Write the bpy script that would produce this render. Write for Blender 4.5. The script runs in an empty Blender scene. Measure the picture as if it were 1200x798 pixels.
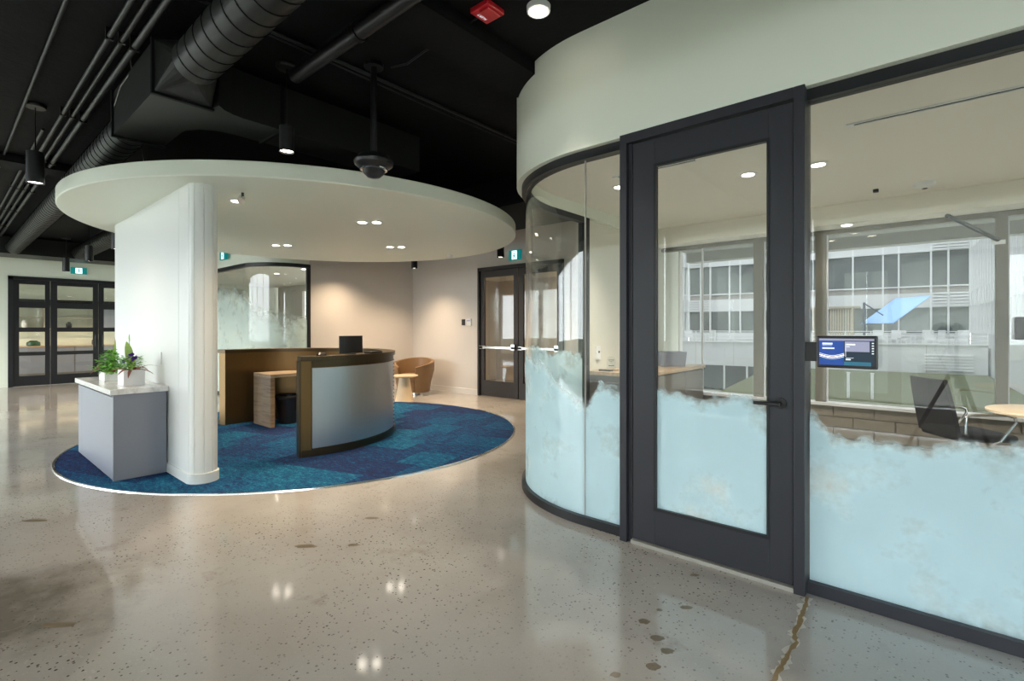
import bpy, bmesh, math, random
from mathutils import Vector, Matrix
random.seed(7)
sc = bpy.context.scene
COL = sc.collection
PI = math.pi
R = math.radians
# ------------------------------------------------------------------ camera, world, exposure
# World axes follow the building grid: +x to the right along the glass front, +y into the meeting room.
cam_d = bpy.data.cameras.new('camera'); cam = bpy.data.objects.new('camera', cam_d); COL.objects.link(cam)
cam.location = (0, 0, 1.4); cam.rotation_euler = (R(90), 0, R(40.8))
cam_d.sensor_width = 36; cam_d.lens = 585 / 1200 * 36; cam_d.shift_y = -13 / 1200; cam_d.clip_start = 0.02; cam_d.clip_end = 300
sc.camera = cam
sc.view_settings.view_transform = 'Standard'; sc.view_settings.look = 'None'
sc.view_settings.exposure = 0.53; sc.view_settings.gamma = 1.0; sc.view_settings.use_curve_mapping = False
SKY = 6.0
w = bpy.data.worlds.new('overcast_sky'); sc.world = w; w.use_nodes = True
bg = w.node_tree.nodes['Background']; bg.inputs[0].default_value = (0.90, 0.97, 1.0, 1); bg.inputs[1].default_value = SKY

def portal(loc, rot, sx, sy):
    d = bpy.data.lights.new('daylight_portal', 'AREA'); d.shape = 'RECTANGLE'; d.size = sx; d.size_y = sy
    o = bpy.data.objects.new('daylight_portal', d); COL.objects.link(o); o.location = loc; o.rotation_euler = rot
    d.cycles.is_portal = True
    return o
portal((-5.5, -3.55, 1.75), (R(90), 0, 0), 22.0, 3.1)       # long window wall behind the camera
portal((0.4, 6.98, 1.55), (R(-90), 0, 0), 7.2, 2.1)        # meeting room windows
portal((-13.0, 7.55, 1.6), (R(-90), 0, 0), 4.6, 2.3)       # windows of the far glass room
C_WARM = (1.0, 0.76, 0.52); C_NEU = (1.0, 0.90, 0.78)
CEIL = 3.5

# ------------------------------------------------------------------ materials
def new_mat(name):
    m = bpy.data.materials.new(name); m.use_nodes = True
    nt = m.node_tree; b = nt.nodes['Principled BSDF']
    return m, nt, b
def N(nt, t, **kw):
    n = nt.nodes.new(t)
    for k, v in kw.items():
        if k in n.inputs.keys() if hasattr(n.inputs, 'keys') else False: n.inputs[k].default_value = v
        else: setattr(n, k, v)
    return n
def L(nt, a, b): nt.links.new(a, b)
def math_(nt, op, a, b=None, clamp=False):
    n = nt.nodes.new('ShaderNodeMath'); n.operation = op; n.use_clamp = clamp
    for i, v in enumerate((a, b)):
        if v is None: continue
        if isinstance(v, (int, float)): n.inputs[i].default_value = v
        else: nt.links.new(v, n.inputs[i])
    return n.outputs[0]
def mixc(nt, fac, a, b):
    n = nt.nodes.new('ShaderNodeMix'); n.data_type = 'RGBA'
    if isinstance(fac, (int, float)): n.inputs[0].default_value = fac
    else: nt.links.new(fac, n.inputs[0])
    for i, v in ((6, a), (7, b)):
        if isinstance(v, tuple): n.inputs[i].default_value = (*v[:3], 1)
        else: nt.links.new(v, n.inputs[i])
    return n.outputs[2]
def ramp(nt, src, stops):
    n = nt.nodes.new('ShaderNodeValToRGB'); nt.links.new(src, n.inputs[0])
    e = n.color_ramp.elements
    while len(e) < len(stops): e.new(0.5)
    for i, (p, c) in enumerate(stops):
        e[i].position = p; e[i].color = (*c, 1) if isinstance(c, tuple) else (c, c, c, 1)
    return n.outputs[0]
def noise(nt, scale, detail=4, rough=0.55, vec=None, dim='3D'):
    n = nt.nodes.new('ShaderNodeTexNoise'); n.noise_dimensions = dim
    n.inputs['Scale'].default_value = scale; n.inputs['Detail'].default_value = detail; n.inputs['Roughness'].default_value = rough
    if vec is not None: nt.links.new(vec, n.inputs['Vector'])
    return n.outputs['Fac']
def wpos(nt): return nt.nodes.new('ShaderNodeNewGeometry').outputs['Position']
def bump(nt, b, h, strength=0.1, dist=0.01):
    n = nt.nodes.new('ShaderNodeBump'); n.inputs['Strength'].default_value = strength; n.inputs['Distance'].default_value = dist
    nt.links.new(h, n.inputs['Height']); nt.links.new(n.outputs[0], b.inputs['Normal'])
M = {}
def plain(name, col, rough=0.5, metal=0.0, var=0.06, scale=6.0, bmp=0.0, spec=0.5, coat=0.0):
    m, nt, b = new_mat(name)
    p = wpos(nt); f = noise(nt, scale, 4, 0.6, p)
    lo = tuple(max(0, c * (1 - var)) for c in col); hi = tuple(min(1, c * (1 + var)) for c in col)
    L(nt, mixc(nt, f, lo, hi), b.inputs['Base Color'])
    b.inputs['Roughness'].default_value = rough; b.inputs['Metallic'].default_value = metal
    b.inputs['Specular IOR Level'].default_value = spec; b.inputs['Coat Weight'].default_value = coat
    if bmp: bump(nt, b, noise(nt, scale * 20, 3, 0.6, p), bmp)
    M[name] = m; return m
plain('paint', (0.785, 0.825, 0.715), 0.45, var=0.015, scale=1.5)
plain('paint_white', (0.77, 0.79, 0.775), 0.35, var=0.015, scale=1.5)
plain('paint_warm', (0.66, 0.62, 0.575), 0.55, var=0.02, scale=1.2)
plain('paint_room', (0.70, 0.69, 0.60), 0.55, var=0.02, scale=1.2)
plain('ceiling_white', (0.80, 0.775, 0.695), 0.6, var=0.015)
plain('baseboard', (0.72, 0.69, 0.65), 0.45, var=0.02)
plain('black_paint', (0.005, 0.0055, 0.006), 0.6, var=0.3, scale=2.5, spec=0.15)
plain('duct_paint', (0.011, 0.0125, 0.0115), 0.42, var=0.2, scale=2.0, spec=0.3)
plain('pipe_paint', (0.010, 0.0105, 0.011), 0.4, var=0.2)
plain('black_metal', (0.008, 0.0085, 0.0095), 0.35, var=0.1)
plain('frame', (0.027, 0.028, 0.036), 0.42, var=0.06, scale=3)
plain('frame_dark', (0.009, 0.010, 0.013), 0.4, var=0.06, scale=3)
plain('frame_brown', (0.018, 0.012, 0.009), 0.5, var=0.1)
plain('cab_grey', (0.225, 0.24, 0.285), 0.38, var=0.02, scale=2)
plain('cab_dark', (0.16, 0.15, 0.135), 0.5, var=0.05)
plain('chrome', (0.75, 0.76, 0.78), 0.15, 1.0, var=0.03)
plain('plastic_white', (0.78, 0.79, 0.78), 0.4, var=0.02)
plain('plastic_black', (0.012, 0.012, 0.014), 0.3, var=0.05)
plain('red', (0.62, 0.015, 0.025), 0.35, var=0.05)
plain('leather', (0.22, 0.125, 0.055), 0.4, var=0.12, scale=9, bmp=0.08)
plain('wood_pale', (0.72, 0.56, 0.37), 0.45, var=0.08, scale=5)
plain('pot_white', (0.82, 0.82, 0.80), 0.5, var=0.03, scale=12, bmp=0.05)
plain('leaf', (0.16, 0.42, 0.06), 0.45, var=0.35, scale=40)
plain('leaf_pale', (0.38, 0.56, 0.14), 0.45, var=0.3, scale=40)
plain('leaf_red', (0.24, 0.075, 0.05), 0.5, var=0.4, scale=40)
plain('leaf_dark', (0.02, 0.075, 0.035), 0.4, var=0.2)
plain('petal', (0.10, 0.03, 0.30), 0.5, var=0.3, scale=60)
plain('soil', (0.05, 0.035, 0.025), 0.9, var=0.3, scale=60)
plain('fabric_black', (0.012, 0.012, 0.015), 0.85, var=0.2, scale=60, bmp=0.2)
plain('sign_teal', (0.0, 0.16, 0.155), 0.35, var=0.05)
plain('slate_blue', (0.20, 0.225, 0.28), 0.6, var=0.05)
plain('facade_white', (0.52, 0.52, 0.53), 0.6, var=0.03, scale=0.6)
plain('facade_brown', (0.30, 0.275, 0.255), 0.6, var=0.05, scale=0.6)
plain('facade_frame', (0.62, 0.62, 0.63), 0.5, var=0.02, scale=0.6)
plain('concrete_out', (0.26, 0.26, 0.235), 0.8, var=0.15, scale=2.0, bmp=0.1)
plain('block', (0.22, 0.195, 0.16), 0.8, var=0.22, scale=14, bmp=0.25)
plain('mortar', (0.27, 0.25, 0.215), 0.9, var=0.1, scale=14)
plain('post_brown', (0.17, 0.155, 0.125), 0.5, var=0.08)
plain('umbrella', (0.24, 0.40, 0.72), 0.7, var=0.04)
plain('navy_metal', (0.03, 0.045, 0.075), 0.4, var=0.05)
plain('timber', (0.38, 0.33, 0.25), 0.7, var=0.15, scale=3)
plain('grass', (0.075, 0.078, 0.034), 0.9, var=0.55, scale=3.0, bmp=0.4)
plain('deck', (0.55, 0.54, 0.52), 0.8, var=0.08)
plain('asphalt', (0.25, 0.26, 0.22), 0.9, var=0.15, scale=1.0)
plain('wire', (0.35, 0.34, 0.30), 0.5, var=0.1)

def emit(name, col, s):
    m, nt, b = new_mat(name); b.inputs['Base Color'].default_value = (*col, 1)
    b.inputs['Emission Color'].default_value = (*col, 1); b.inputs['Emission Strength'].default_value = s
    M[name] = m
emit('lamp', (1.0, 0.90, 0.76), 14.0); emit('lamp_soft', (1.0, 0.93, 0.82), 5.0)
emit('lamp_strip', (1.0, 0.80, 0.52), 3.0); emit('sign_white', (0.72, 0.95, 1.0), 0.8)
emit('sign_green', (0.0, 0.17, 0.165), 0.55)
emit('scr_lilac', (0.30, 0.30, 0.42), 0.35); emit('scr_blue', (0.01, 0.05, 0.25), 0.5); emit('scr_dark', (0.008, 0.022, 0.04), 0.4)
emit('scr_white', (0.75, 0.8, 0.85), 0.5); emit('scr_teal', (0.02, 0.13, 0.2), 0.4)

def brushed(name, col, rough, axis_scale, var=0.12):
    m, nt, b = new_mat(name); p = wpos(nt)
    mp = nt.nodes.new('ShaderNodeMapping'); mp.inputs['Scale'].default_value = axis_scale; L(nt, p, mp.inputs['Vector'])
    f = noise(nt, 1.0, 3, 0.6, mp.outputs[0])
    L(nt, mixc(nt, f, tuple(c * (1 - var) for c in col), tuple(min(1, c * (1 + var)) for c in col)), b.inputs['Base Color'])
    b.inputs['Metallic'].default_value = 1.0
    L(nt, math_(nt, 'ADD', math_(nt, 'MULTIPLY', f, 0.12), rough - 0.06), b.inputs['Roughness'])
    M[name] = m
brushed('bronze', (0.21, 0.135, 0.062), 0.42, (60, 60, 1.5))
brushed('bronze_dark', (0.105, 0.078, 0.048), 0.40, (60, 60, 1.5))
brushed('aluminium', (0.60, 0.63, 0.66), 0.36, (70, 70, 1.2), 0.05)

def mk_oak():
    m, nt, b = new_mat('oak'); p = wpos(nt)
    mp = nt.nodes.new('ShaderNodeMapping'); mp.inputs['Scale'].default_value = (3, 3, 34); L(nt, p, mp.inputs['Vector'])
    f = noise(nt, 1.0, 6, 0.65, mp.outputs[0])
    L(nt, ramp(nt, f, [(0.3, (0.17, 0.11, 0.065)), (0.5, (0.27, 0.185, 0.11)), (0.75, (0.36, 0.26, 0.16))]), b.inputs['Base Color'])
    b.inputs['Roughness'].default_value = 0.5; M['oak'] = m
mk_oak()
def mk_oak_top():
    m, nt, b = new_mat('oak_top'); p = wpos(nt)
    mp = nt.nodes.new('ShaderNodeMapping'); mp.inputs['Scale'].default_value = (26, 2.5, 26); L(nt, p, mp.inputs['Vector'])
    f = noise(nt, 1.0, 6, 0.6, mp.outputs[0])
    L(nt, ramp(nt, f, [(0.3, (0.34, 0.24, 0.15)), (0.7, (0.52, 0.40, 0.27))]), b.inputs['Base Color'])
    b.inputs['Roughness'].default_value = 0.4; M['oak_top'] = m
mk_oak_top()
def mk_stone():
    m, nt, b = new_mat('stone'); p = wpos(nt)
    mp = nt.nodes.new('ShaderNodeMapping'); mp.inputs['Scale'].default_value = (1.5, 8, 5); L(nt, p, mp.inputs['Vector'])
    f = noise(nt, 1.4, 8, 0.65, mp.outputs[0])
    L(nt, ramp(nt, f, [(0.32, (0.55, 0.53, 0.50)), (0.5, (0.76, 0.755, 0.74)), (0.7, (0.84, 0.84, 0.83))]), b.inputs['Base Color'])
    b.inputs['Roughness'].default_value = 0.16; M['stone'] = m
mk_stone()

def mk_floor():
    m, nt, b = new_mat('polished_concrete'); p = wpos(nt)
    big = noise(nt, 0.55, 5, 0.6, p); mid = noise(nt, 3.2, 5, 0.62, p); fine = noise(nt, 95, 2, 0.7, p)
    c = ramp(nt, big, [(0.34, (0.36, 0.333, 0.300)), (0.5, (0.46, 0.437, 0.405)), (0.66, (0.545, 0.53, 0.505))])
    c = mixc(nt, math_(nt, 'MULTIPLY', mid, 0.5), c, (0.50, 0.48, 0.448))
    # exposed aggregate: small dark and pale stones
    v = nt.nodes.new('ShaderNodeTexVoronoi'); v.inputs['Scale'].default_value = 70; L(nt, p, v.inputs['Vector'])
    sep = nt.nodes.new('ShaderNodeSeparateColor'); L(nt, v.outputs['Color'], sep.inputs[0])
    stone = math_(nt, 'LESS_THAN', v.outputs['Distance'], math_(nt, 'ADD', math_(nt, 'MULTIPLY', sep.outputs[1], 0.36), 0.08))
    dark = math_(nt, 'MULTIPLY', stone, math_(nt, 'GREATER_THAN', sep.outputs[0], 0.72))
    pale = math_(nt, 'MULTIPLY', stone, math_(nt, 'LESS_THAN', sep.outputs[0], 0.16))
    patch = ramp(nt, noise(nt, 0.9, 3, 0.5, p), [(0.38, 0.18), (0.62, 1.0)])
    c = mixc(nt, math_(nt, 'MULTIPLY', dark, patch), c, (0.075, 0.066, 0.055))
    c = mixc(nt, math_(nt, 'MULTIPLY', pale, math_(nt, 'MULTIPLY', patch, 0.8)), c, (0.55, 0.53, 0.49))
    c = mixc(nt, math_(nt, 'MULTIPLY', fine, 0.35), c, mixc(nt, 0.5, c, (0.12, 0.11, 0.10)))
    # scattered brown stains
    st = ramp(nt, noise(nt, 1.7, 6, 0.7, p), [(0.60, 0.0), (0.70, 0.55)])
    c = mixc(nt, st, c, (0.24, 0.20, 0.155))
    # darker round area with a noise-broken edge
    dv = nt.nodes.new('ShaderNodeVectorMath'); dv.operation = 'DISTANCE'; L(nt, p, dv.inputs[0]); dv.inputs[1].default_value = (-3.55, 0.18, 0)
    patch_d = math_(nt, 'ADD', dv.outputs['Value'], math_(nt, 'MULTIPLY', math_(nt, 'SUBTRACT', noise(nt, 3.0, 6, 0.65, p), 0.5), 1.1))
    c = mixc(nt, ramp(nt, patch_d, [(0.18, 0.72), (0.62, 0.0)]), c, (0.12, 0.105, 0.08))
    # hairline cracks
    v2 = nt.nodes.new('ShaderNodeTexVoronoi'); v2.feature = 'DISTANCE_TO_EDGE'; v2.inputs['Scale'].default_value = 0.42
    wv = nt.nodes.new('ShaderNodeVectorMath'); wv.operation = 'ADD'
    nz = nt.nodes.new('ShaderNodeTexNoise'); nz.inputs['Scale'].default_value = 2.5; nz.inputs['Detail'].default_value = 5; L(nt, p, nz.inputs['Vector'])
    L(nt, p, wv.inputs[0]); L(nt, nz.outputs['Color'], wv.inputs[1]); L(nt, wv.outputs[0], v2.inputs['Vector'])
    crack = math_(nt, 'MULTIPLY', math_(nt, 'LESS_THAN', v2.outputs['Distance'], 0.0016), 0.35)
    c = mixc(nt, crack, c, (0.42, 0.40, 0.37))
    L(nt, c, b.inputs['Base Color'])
    L(nt, math_(nt, 'ADD', math_(nt, 'MULTIPLY', mid, 0.09), 0.035), b.inputs['Roughness'])
    b.inputs['Specular IOR Level'].default_value = 0.75
    bump(nt, b, mid, 0.02, 0.01)
    M['floor'] = m
mk_floor()
def stain_mat(name, col, col2):
    m, nt, b = new_mat(name); p = wpos(nt)
    L(nt, mixc(nt, noise(nt, 60, 4, 0.7, p), col, col2), b.inputs['Base Color']); b.inputs['Roughness'].default_value = 0.3
    M[name] = m
stain_mat('patch_brown', (0.13, 0.095, 0.055), (0.24, 0.20, 0.145))
stain_mat('crack_fill', (0.17, 0.105, 0.04), (0.36, 0.26, 0.13))
stain_mat('crack_pale', (0.48, 0.45, 0.40), (0.62, 0.60, 0.56))

def mk_carpet():
    m, nt, b = new_mat('carpet'); p = wpos(nt)
    oi = nt.nodes.new('ShaderNodeObjectInfo')
    mp = nt.nodes.new('ShaderNodeMapping'); mp.inputs['Scale'].default_value = (3.2, 9.0, 1); mp.inputs['Rotation'].default_value = (0, 0, 0.6)
    L(nt, p, mp.inputs['Vector'])
    str_ = math_(nt, 'ADD', math_(nt, 'MULTIPLY', noise(nt, 1.6, 6, 0.72, mp.outputs[0]), 0.6), math_(nt, 'MULTIPLY', noise(nt, 9.0, 5, 0.75, mp.outputs[0]), 0.4))
    f = math_(nt, 'ADD', math_(nt, 'MULTIPLY', oi.outputs['Random'], 0.22), math_(nt, 'MULTIPLY', str_, 0.75))
    f = math_(nt, 'ADD', f, math_(nt, 'MULTIPLY', math_(nt, 'SUBTRACT', noise(nt, 120, 2, 0.8, p), 0.5), 0.7))
    f = math_(nt, 'ADD', f, math_(nt, 'MULTIPLY', math_(nt, 'SUBTRACT', noise(nt, 3.4, 3, 0.8, mp.outputs[0]), 0.47), 0.55))
    f = math_(nt, 'ADD', f, math_(nt, 'MULTIPLY', math_(nt, 'SUBTRACT', noise(nt, 34, 3, 0.7, p), 0.5), 0.40))
    c = ramp(nt, f, [(0.16, (0.010, 0.010, 0.028)), (0.38, (0.019, 0.023, 0.078)), (0.50, (0.011, 0.046, 0.140)), (0.62, (0.008, 0.10, 0.20)), (0.84, (0.04, 0.23, 0.33))])
    L(nt, c, b.inputs['Base Color']); b.inputs['Roughness'].default_value = 0.95; b.inputs['Specular IOR Level'].default_value = 0.1
    bump(nt, b, noise(nt, 260, 2, 0.8, p), 0.4, 0.004)
    M['carpet'] = m
mk_carpet()
def mk_slab():
    m, nt, b = new_mat('black_slab'); p = wpos(nt)
    f = noise(nt, 1.3, 7, 0.7, p)
    L(nt, ramp(nt, f, [(0.3, (0.0025, 0.0028, 0.003)), (0.7, (0.0085, 0.009, 0.0095))]), b.inputs['Base Color'])
    b.inputs['Roughness'].default_value = 0.75; b.inputs['Specular IOR Level'].default_value = 0.16; bump(nt, b, noise(nt, 9, 5, 0.7, p), 0.3, 0.02); M['slab'] = m
mk_slab()

def glass_nodes(nt, tint, refl=1.0):
    tr = nt.nodes.new('ShaderNodeBsdfTransparent'); tr.inputs[0].default_value = (*tint, 1)
    gl = nt.nodes.new('ShaderNodeBsdfGlossy'); gl.inputs['Roughness'].default_value = 0.0; gl.inputs['Color'].default_value = (1, 1, 1, 1)
    lw = nt.nodes.new('ShaderNodeLayerWeight'); lw.inputs[0].default_value = 0.5
    fr = math_(nt, 'ADD', math_(nt, 'MULTIPLY', math_(nt, 'POWER', lw.outputs['Facing'], 5.0), 0.9), 0.04)
    fr = math_(nt, 'MULTIPLY', fr, refl)
    mx = nt.nodes.new('ShaderNodeMixShader'); L(nt, fr, mx.inputs[0]); L(nt, tr.outputs[0], mx.inputs[1]); L(nt, gl.outputs[0], mx.inputs[2])
    return mx
def mk_glass(name, tint, refl=1.0):
    m, nt, b = new_mat(name); nt.nodes.remove(b)
    L(nt, glass_nodes(nt, tint, refl).outputs[0], nt.nodes['Material Output'].inputs[0]); M[name] = m
mk_glass('glass', (0.975, 0.985, 0.975)); mk_glass('glass_plain', (0.96, 0.97, 0.965))
def mk_blind():
    m, nt, b = new_mat('blind'); nt.nodes.remove(b)
    df = nt.nodes.new('ShaderNodeBsdfDiffuse'); tl = nt.nodes.new('ShaderNodeBsdfTranslucent')
    c = mixc(nt, noise(nt, 300, 2, .6, wpos(nt)), (0.78, 0.79, 0.76), (0.86, 0.86, 0.84)); L(nt, c, df.inputs[0]); L(nt, c, tl.inputs[0])
    mx = nt.nodes.new('ShaderNodeMixShader'); mx.inputs[0].default_value = 0.62; L(nt, df.outputs[0], mx.inputs[1]); L(nt, tl.outputs[0], mx.inputs[2])
    L(nt, mx.outputs[0], nt.nodes['Material Output'].inputs[0]); M['blind'] = m
mk_blind()
def mk_dark_glass():
    m, nt, b = new_mat('facade_glass'); p = wpos(nt)
    f = noise(nt, 0.22, 3, 0.5, p)
    L(nt, ramp(nt, f, [(0.35, (0.035, 0.045, 0.05)), (0.65, (0.13, 0.15, 0.145))]), b.inputs['Base Color'])
    b.inputs['Roughness'].default_value = 0.08; M['facade_glass'] = m
mk_dark_glass()

def film_mat(name, pts, u0, u1, zmax, soft, amp, opac, col, sc_=(2.2, 3.0)):
    """clear pane carrying a printed cloud film; uv = metres along the pane, metres above floor"""
    m, nt, b = new_mat(name); nt.nodes.remove(b)
    uv = nt.nodes.new('ShaderNodeUVMap'); uv.uv_map = 'UVMap'
    sp = nt.nodes.new('ShaderNodeSeparateXYZ'); L(nt, uv.outputs[0], sp.inputs[0])
    t = math_(nt, 'DIVIDE', math_(nt, 'SUBTRACT', sp.outputs[0], u0), u1 - u0)
    fc = nt.nodes.new('ShaderNodeFloatCurve'); cv = fc.mapping.curves[0]
    P = [((x - u0) / (u1 - u0), y / zmax) for x, y in pts]
    cv.points[0].location = P[0]; cv.points[1].location = P[-1]
    for q in P[1:-1]: cv.points.new(*q)
    fc.mapping.update(); L(nt, t, fc.inputs['Value'])
    hh = math_(nt, 'MULTIPLY', fc.outputs[0], zmax)
    depth = math_(nt, 'SUBTRACT', hh, sp.outputs[1])
    n1 = noise(nt, 3.6, 6, 0.52, uv.outputs[0]); n2 = noise(nt, 13, 5, 0.55, uv.outputs[0])
    fb = math_(nt, 'ADD', math_(nt, 'MULTIPLY', math_(nt, 'SUBTRACT', n1, 0.5), amp), math_(nt, 'MULTIPLY', math_(nt, 'SUBTRACT', n2, 0.5), amp * 0.35))
    d = math_(nt, 'DIVIDE', math_(nt, 'ADD', depth, fb), soft, True)
    n3 = ramp(nt, noise(nt, 2.4, 5, 0.6, uv.outputs[0]), [(0.33, 0.42), (0.47, 1.0)])
    d = math_(nt, 'MULTIPLY', math_(nt, 'MULTIPLY', d, n3), opac)
    df = nt.nodes.new('ShaderNodeBsdfDiffuse'); tl = nt.nodes.new('ShaderNodeBsdfTranslucent')
    cc = mixc(nt, n1, tuple(c * 0.93 for c in col), tuple(min(1, c * 1.07) for c in col))
    L(nt, cc, df.inputs[0]); L(nt, cc, tl.inputs[0])
    mx = nt.nodes.new('ShaderNodeMixShader'); mx.inputs[0].default_value = 0.42; L(nt, df.outputs[0], mx.inputs[1]); L(nt, tl.outputs[0], mx.inputs[2])
    g = glass_nodes(nt, (0.975, 0.985, 0.975))
    m2 = nt.nodes.new('ShaderNodeMixShader'); L(nt, d, m2.inputs[0]); L(nt, g.outputs[0], m2.inputs[1]); L(nt, mx.outputs[0], m2.inputs[2])
    # the pane itself stays glossy in front of the film
    gl = nt.nodes.new('ShaderNodeBsdfGlossy'); gl.inputs['Roughness'].default_value = 0.02
    m3 = nt.nodes.new('ShaderNodeMixShader'); L(nt, math_(nt, 'MULTIPLY', d, 0.05), m3.inputs[0]); L(nt, m2.outputs[0], m3.inputs[1]); L(nt, gl.outputs[0], m3.inputs[2])
    L(nt, m3.outputs[0], nt.nodes['Material Output'].inputs[0]); M[name] = m
CLOUD = [(-4.4, 1.15), (-3.2, 1.22), (-2.66, 1.20), (-2.415, 1.10), (-2.11, .96), (-1.95, .88), (-1.83, 1.02), (-1.64, 1.02), (-1.385, 1.05), (-1.3, 1.02),
         (-1.115, .95), (-1.01, 1.02), (-.87, 1.05), (-.79, 1.03), (-.735, .98), (-.53, .93), (-.47, .88), (-.416, .83), (-.3, .86), (0, .88), (.26, .92), (1.6, .93)]
film_mat('film_cloud', CLOUD, -4.4, 1.6, 1.6, 0.075, 0.33, 0.88, (0.66, 0.85, 0.92))
film_mat('film_mist', [(-4, 1.9), (-1.0, 2.3), (0, 2.15), (0.6, 1.8), (2.4, 1.75)], -4.0, 2.4, 2.6, 0.30, 0.45, 0.78, (0.72, 0.82, 0.78))

# ------------------------------------------------------------------ mesh helpers
ORG = {}
class MB:
    def __init__(self): self.v = []; self.f = []; self.uv = {}
    def add(self, vs, fs):
        o = len(self.v); self.v += [tuple(q) for q in vs]; self.f += [tuple(i + o for i in q) for q in fs]; return self
    def box(self, x0, x1, y0, y1, z0, z1):
        return self.add([(x0, y0, z0), (x1, y0, z0), (x1, y1, z0), (x0, y1, z0), (x0, y0, z1), (x1, y0, z1), (x1, y1, z1), (x0, y1, z1)],
                        [(0, 3, 2, 1), (4, 5, 6, 7), (0, 1, 5, 4), (1, 2, 6, 5), (2, 3, 7, 6), (3, 0, 4, 7)])
    def prism(self, poly, z0, z1):
        n = len(poly)
        return self.add([(x, y, z0) for x, y in poly] + [(x, y, z1) for x, y in poly],
                        [tuple(reversed(range(n))), tuple(range(n, 2 * n))] + [(i, (i + 1) % n, n + (i + 1) % n, n + i) for i in range(n)])
    def tube(self, pts, r, n=10, cap=True):
        pts = [Vector(p) for p in pts]; rs = r if isinstance(r, (list, tuple)) else [r] * len(pts)
        vs = []; fs = []
        d0 = (pts[1] - pts[0]).normalized()
        a = d0.cross(Vector((0, 0, 1)))
        if a.length < 1e-4: a = Vector((1, 0, 0))
        a.normalize()
        for i, p in enumerate(pts):
            if i == 0: d = d0
            elif i == len(pts) - 1: d = (pts[-1] - pts[-2]).normalized()
            else: d = ((pts[i + 1] - p).normalized() + (p - pts[i - 1]).normalized()).normalized()
            a = (a - d * a.dot(d)); a.normalize(); b = d.cross(a)
            for k in range(n):
                t = 2 * PI * k / n; vs.append(p + (a * math.cos(t) + b * math.sin(t)) * rs[i])
        for i in range(len(pts) - 1):
            for k in range(n): fs.append((i * n + k, i * n + (k + 1) % n, (i + 1) * n + (k + 1) % n, (i + 1) * n + k))
        if cap: fs += [tuple(reversed(range(n))), tuple(range((len(pts) - 1) * n, len(pts) * n))]
        return self.add(vs, fs)
    def lathe(self, prof, c=(0, 0), n=24):
        vs = [(c[0] + r * math.cos(2 * PI * k / n), c[1] + r * math.sin(2 * PI * k / n), z) for r, z in prof for k in range(n)]
        fs = [(i * n + k, i * n + (k + 1) % n, (i + 1) * n + (k + 1) % n, (i + 1) * n + k) for i in range(len(prof) - 1) for k in range(n)]
        fs += [tuple(reversed(range(n))), tuple(range((len(prof) - 1) * n, len(prof) * n))]
        return self.add(vs, fs)
    def sweep(self, path, prof, closed=False, us=None):
        """path: 2-D points; prof: closed polygon of (offset to the left of travel, z)"""
        n = len(path); m = len(prof); vs = []; o = len(self.v)
        for i in range(n):
            p = Vector(path[i])
            if closed: a, b = Vector(path[i - 1]), Vector(path[(i + 1) % n])
            else: a, b = Vector(path[max(0, i - 1)]), Vector(path[min(n - 1, i + 1)])
            d = (b - a).normalized(); nn = Vector((-d.y, d.x))
            for k, (off, z) in enumerate(prof):
                q = p + nn * off; vs.append((q.x, q.y, z))
                if us: self.uv[o + len(vs) - 1] = (us[i], z)
        fs = [(i * m + k, ((i + 1) % n) * m + k, ((i + 1) % n) * m + (k + 1) % m, i * m + (k + 1) % m) for i in range(n if closed else n - 1) for k in range(m)]
        if not closed: fs += [tuple(range(m)), tuple(reversed(range((n - 1) * m, n * m)))]
        return self.add(vs, fs)
    def build(self, name, mat, parent=None, smooth=False, bevel=0.0, origin=None, local=False):
        org = ORG.get(parent.name, Vector((0, 0, 0))) if parent else Vector(origin or (0, 0, 0))
        me = bpy.data.meshes.new(name)
        me.from_pydata([(Vector(q) - (Vector((0, 0, 0)) if local else org)) for q in self.v], [], self.f)
        if self.uv:
            ul = me.uv_layers.new(name='UVMap')
            for lp in me.loops: ul.data[lp.index].uv = self.uv.get(lp.vertex_index, (0, 0))
        bm = bmesh.new(); bm.from_mesh(me); bmesh.ops.recalc_face_normals(bm, faces=bm.faces); bm.to_mesh(me); bm.free()
        me.materials.append(M[mat] if isinstance(mat, str) else mat)
        o = bpy.data.objects.new(name, me); COL.objects.link(o)
        if parent: o.parent = parent; ORG[o.name] = org
        else: o.location = org; ORG[o.name] = org
        if smooth:
            for q in me.polygons: q.use_smooth = True
            me.set_sharp_from_angle(angle=R(38))
        if bevel:
            md = o.modifiers.new('bevel', 'BEVEL'); md.width = bevel; md.segments = 2; md.limit_method = 'ANGLE'; md.angle_limit = R(40)
        return o
def box(name, mat, a, parent=None, bevel=0.0): return MB().box(*a).build(name, mat, parent, bevel=bevel, origin=None if parent else ((a[0] + a[1]) / 2, (a[2] + a[3]) / 2, a[4]))
def tag(o, label, cat, group=None, kind=None):
    o['label'] = label; o['category'] = cat
    if group: o['group'] = group
    if kind: o['kind'] = kind
    return o
def thing(name, label, cat, loc=(0, 0, 0), rz=0.0, group=None, kind=None):
    o = bpy.data.objects.new(name, None); COL.objects.link(o); o.location = loc; o.rotation_euler = (0, 0, rz); o.empty_display_size = 0.1
    ORG[o.name] = Vector(loc)
    return tag(o, label, cat, group, kind)
def copy_tree(o, parent=None):
    c = o.copy(); COL.objects.link(c)
    if parent: c.parent = parent
    for ch in list(o.children): copy_tree(ch, c)
    return c
def mesh_copy(src, parent, loc=None, rot=None):
    c = src.copy(); COL.objects.link(c); c.parent = parent
    if loc is not None: c.location = loc
    if rot is not None: c.rotation_euler = rot
    return c
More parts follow.
